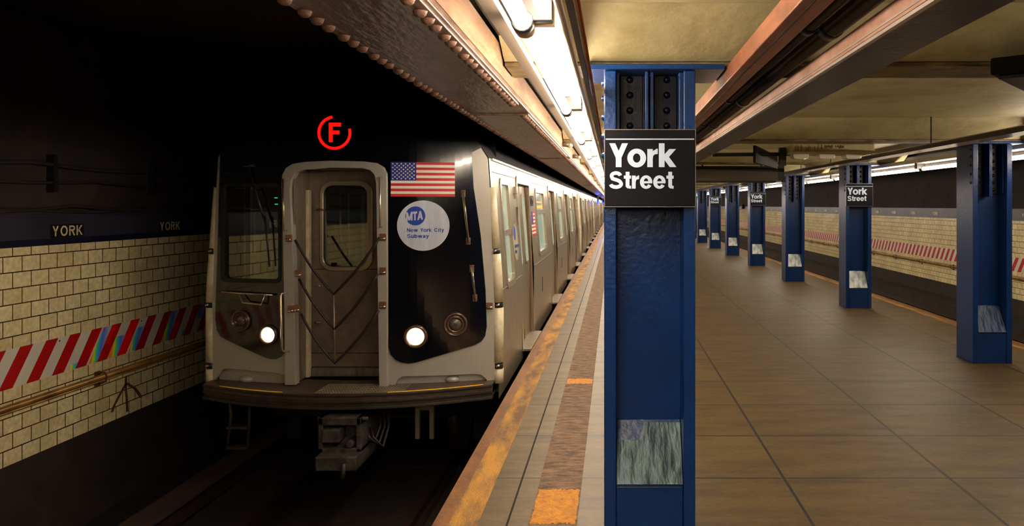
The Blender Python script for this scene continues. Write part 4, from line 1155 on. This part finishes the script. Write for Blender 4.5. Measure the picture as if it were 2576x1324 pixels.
# cream box with three lenses
Yb = 9.35
x0, z1 = at(1996, 361, Yb); x1, z0 = at(2199, 380, Yb)
t = thing('ceiling_light_box', 'long cream metal box with three clear lenses under the ceiling', 'ceiling box', (x0, Yb, z0))
w = x1-x0; h = z1-z0-.003
MB().box(0, w, 0, .5, .0, h).build('box_body', 'box_cream', t, .004)
MB().box(-.01, w+.01, -.012, .51, -.028, -.002).build('box_lid', 'box_cream', t, .004)
tx = MB(); random.seed(3)
for x in (.02, .045, .06, .09, .10, .15, .17, .185, .20, .26, .30): tx.box(x*w/.99, x*w/.99+.004, -.003, 0, .0, random.uniform(.05, h*.95))
tx.box(.34, .346, -.003, 0, .02, h-.01)
for xx, nn in ((.38, 9), (.51, 10)):
    for i in range(nn): tx.box(xx+.011*i, xx+.011*i+.006, -.003, 0, .03+.02*random.random(), .055+.02*random.random())
tx.build('scribbled_marks', 'panel_black', t)['kind'] = 'stuff'
for px_ in (2018, 2084, 2151):
    x = at(px_, 0, Yb)[0]-x0
    prof = [(.098, -.03), (.098, -.055), (.088, -.088), (.04, -.095)]
    mb = MB(); v = []
    for rr, zz in prof:
        v += [(x-rr, .05, zz), (x+rr, .05, zz), (x+rr, .05+rr*2, zz), (x-rr, .05+rr*2, zz)]
    f = [(i*4+k, i*4+(k+1) % 4, (i+1)*4+(k+1) % 4, (i+1)*4+k) for i in range(3) for k in range(4)]+[(12, 13, 14, 15), (3, 2, 1, 0)]
    mb.add(v, f).build('lens', 'lens_clear', t, .012)
# dark sign plate seen edge-on with its black arm
Ys = 9.6
x0, z1 = at(1880, 361, Ys); x1, z0 = at(1950, 391, Ys+.1)
t = thing('hanging_sign', 'dark sign plate hung beside the cream ceiling box, pale lettering seen at a slant', 'sign', (x0, Ys, 0))
zb_ = at(0, 409, 9.2)[1]
x2 = at(1951, 0, 11.2)[0]-x0
MB().add([(0, -.4, zb_), (x2, 1.6, zb_+.02), (x2, 1.6, 2.52), (0, -.4, 2.52), (.03, -.4, zb_), (x2+.03, 1.6, zb_+.02), (x2+.03, 1.6, 2.52), (.03, -.4, 2.52)],
         [(0, 1, 2, 3), (7, 6, 5, 4), (0, 4, 5, 1), (3, 2, 6, 7), (0, 3, 7, 4), (1, 5, 6, 2)]).build('sign_plate', 'panel_black', t)
mb = MB()
for i in range(16):
    u0 = .04+.055*i; a = Vector((x2*u0, -.4+2*u0, 0)); b = Vector((x2*(u0+.02), -.4+2*(u0+.02), 0))
    if i % 5 == 4: continue
    mb.add([(a.x-.004, a.y-.003, 2.36), (b.x-.004, b.y-.003, 2.36), (b.x-.004, b.y-.003, 2.47), (a.x-.004, a.y-.003, 2.47)], [(0, 1, 2, 3)])
mb.build('sign_lettering', 'pale_text', t)
MB().tube([(-.42, .1, 2.44), (.75, .1, 2.45)], .025, 10).box(.42, .50, .06, .14, 2.30, 2.53).build('bracket_arm', 'black_iron', t)
# overhead dark sign box
Yo = 14.0
x0, z1 = at(1740, 418, Yo); x1, z0 = at(1971, 459, Yo)
x0 = 1.22
t = thing('overhead_sign_box', 'long dark framed sign box hanging over the platform behind the big blue column', 'sign box', (x0, Yo, z0))
w, h = x1-x0, z1-z0
MB().box(0, w, .0, .22, 0, h).build('sign_case', 'panel_black', t, .008)
MB().box(-.01, w+.01, -.015, 0, 0, .03).box(-.01, w+.01, -.015, 0, h-.06, h).box(w-.09, w+.01, -.015, 0, .03, h-.06).box(-.01, .08, -.015, 0, .03, h-.06).build('sign_frame', 'black_iron', t)
MB().box(.08, w-.09, -.006, -.001, .03, h-.06).build('sign_face', 'screen_dark', t)
tx = MB()
for i in range(5): tx.box(w-.11+.018*i-.02, w-.11+.018*i-.008, -.018, -.015, .008, .024)
tx.build('small_label', 'sign_white', t)
for x in (.4, w-.4): MB().box(x, x+.03, .08, .11, h, ZC-z0).build('hanger', 'black_iron', t)
# black speaker housing at the picture edge
t = thing('speaker_box', 'black slanted speaker housing under the ceiling at the upper corner over the platform', 'speaker', (1.86, 3.79, 2.424))
d_, e_ = Vector((.40, .47, 0)).normalized(), Vector((.76, -.65, 0)).normalized()
def sbx(a0, a1, b0, b1, z0, z1):
    c_ = [d_*a+e_*b for a, b in ((a0, b0), (a1, b0), (a1, b1), (a0, b1))]
    return [(p.x, p.y, z0) for p in c_]+[(p.x, p.y, z1) for p in c_]
BF = [(0, 3, 2, 1), (4, 5, 6, 7), (0, 1, 5, 4), (1, 2, 6, 5), (2, 3, 7, 6), (3, 0, 4, 7)]
MB().add(sbx(0, .62, 0, .30, .02, .1045), BF).build('housing', 'panel_black', t, .01)
MB().add(sbx(.03, .59, .03, .27, 0, .02), BF).build('front_grille', 'black_iron', t, .004)
# blue tunnel signals far down the train
for y, x, z in ((46, -.93, 1.98), (66, -.93, 2.0)):
    t = thing('blue_signal_lamp', f'small blue signal lamp glowing far down the train, {"closer" if y < 50 else "farther"} one', 'signal lamp', (x, y, z), 'blue signal lamps')
    MB().box(-.05, .05, 0, .06, .03, .42).build('housing', 'black_iron', t)
    MB().ball((0, -.03, 0), .07, 12, 8).build('lens', 'led_blue', t)
    ld = bpy.data.lights.new('signal_light', 'POINT'); ld.color = (.02, .08, 1); ld.energy = 14; ld.shadow_soft_size = .08
    lo = bpy.data.objects.new('signal_light', ld); COL.objects.link(lo); lo.parent = t; lo.location = (0, -.2, 0)
t = thing('signal_box', 'tiny dark box mounted on the far tiled wall between the distant blue columns', 'box', (XW_R-.16, 55, 1.55))
MB().box(0, .14, 0, .3, 0, .30).box(.05, .07, .1, .12, .3, .75).build('box_body', 'panel_black', t)
MB().box(-.003, 0, .1, .2, .1, .2).build('front_label', 'hinge_brown', t)
t = thing('junction_plate', 'small riveted grey-green plate on the ceiling beside the big blue column', 'plate', (.83, 6.3, 2.6))
MB().box(0, .1, 0, .01, 0, .15).build('plate', 'green_grey_plate', t)
bpy.data.meshes.remove(bpy.data.meshes['plate']) if False else None
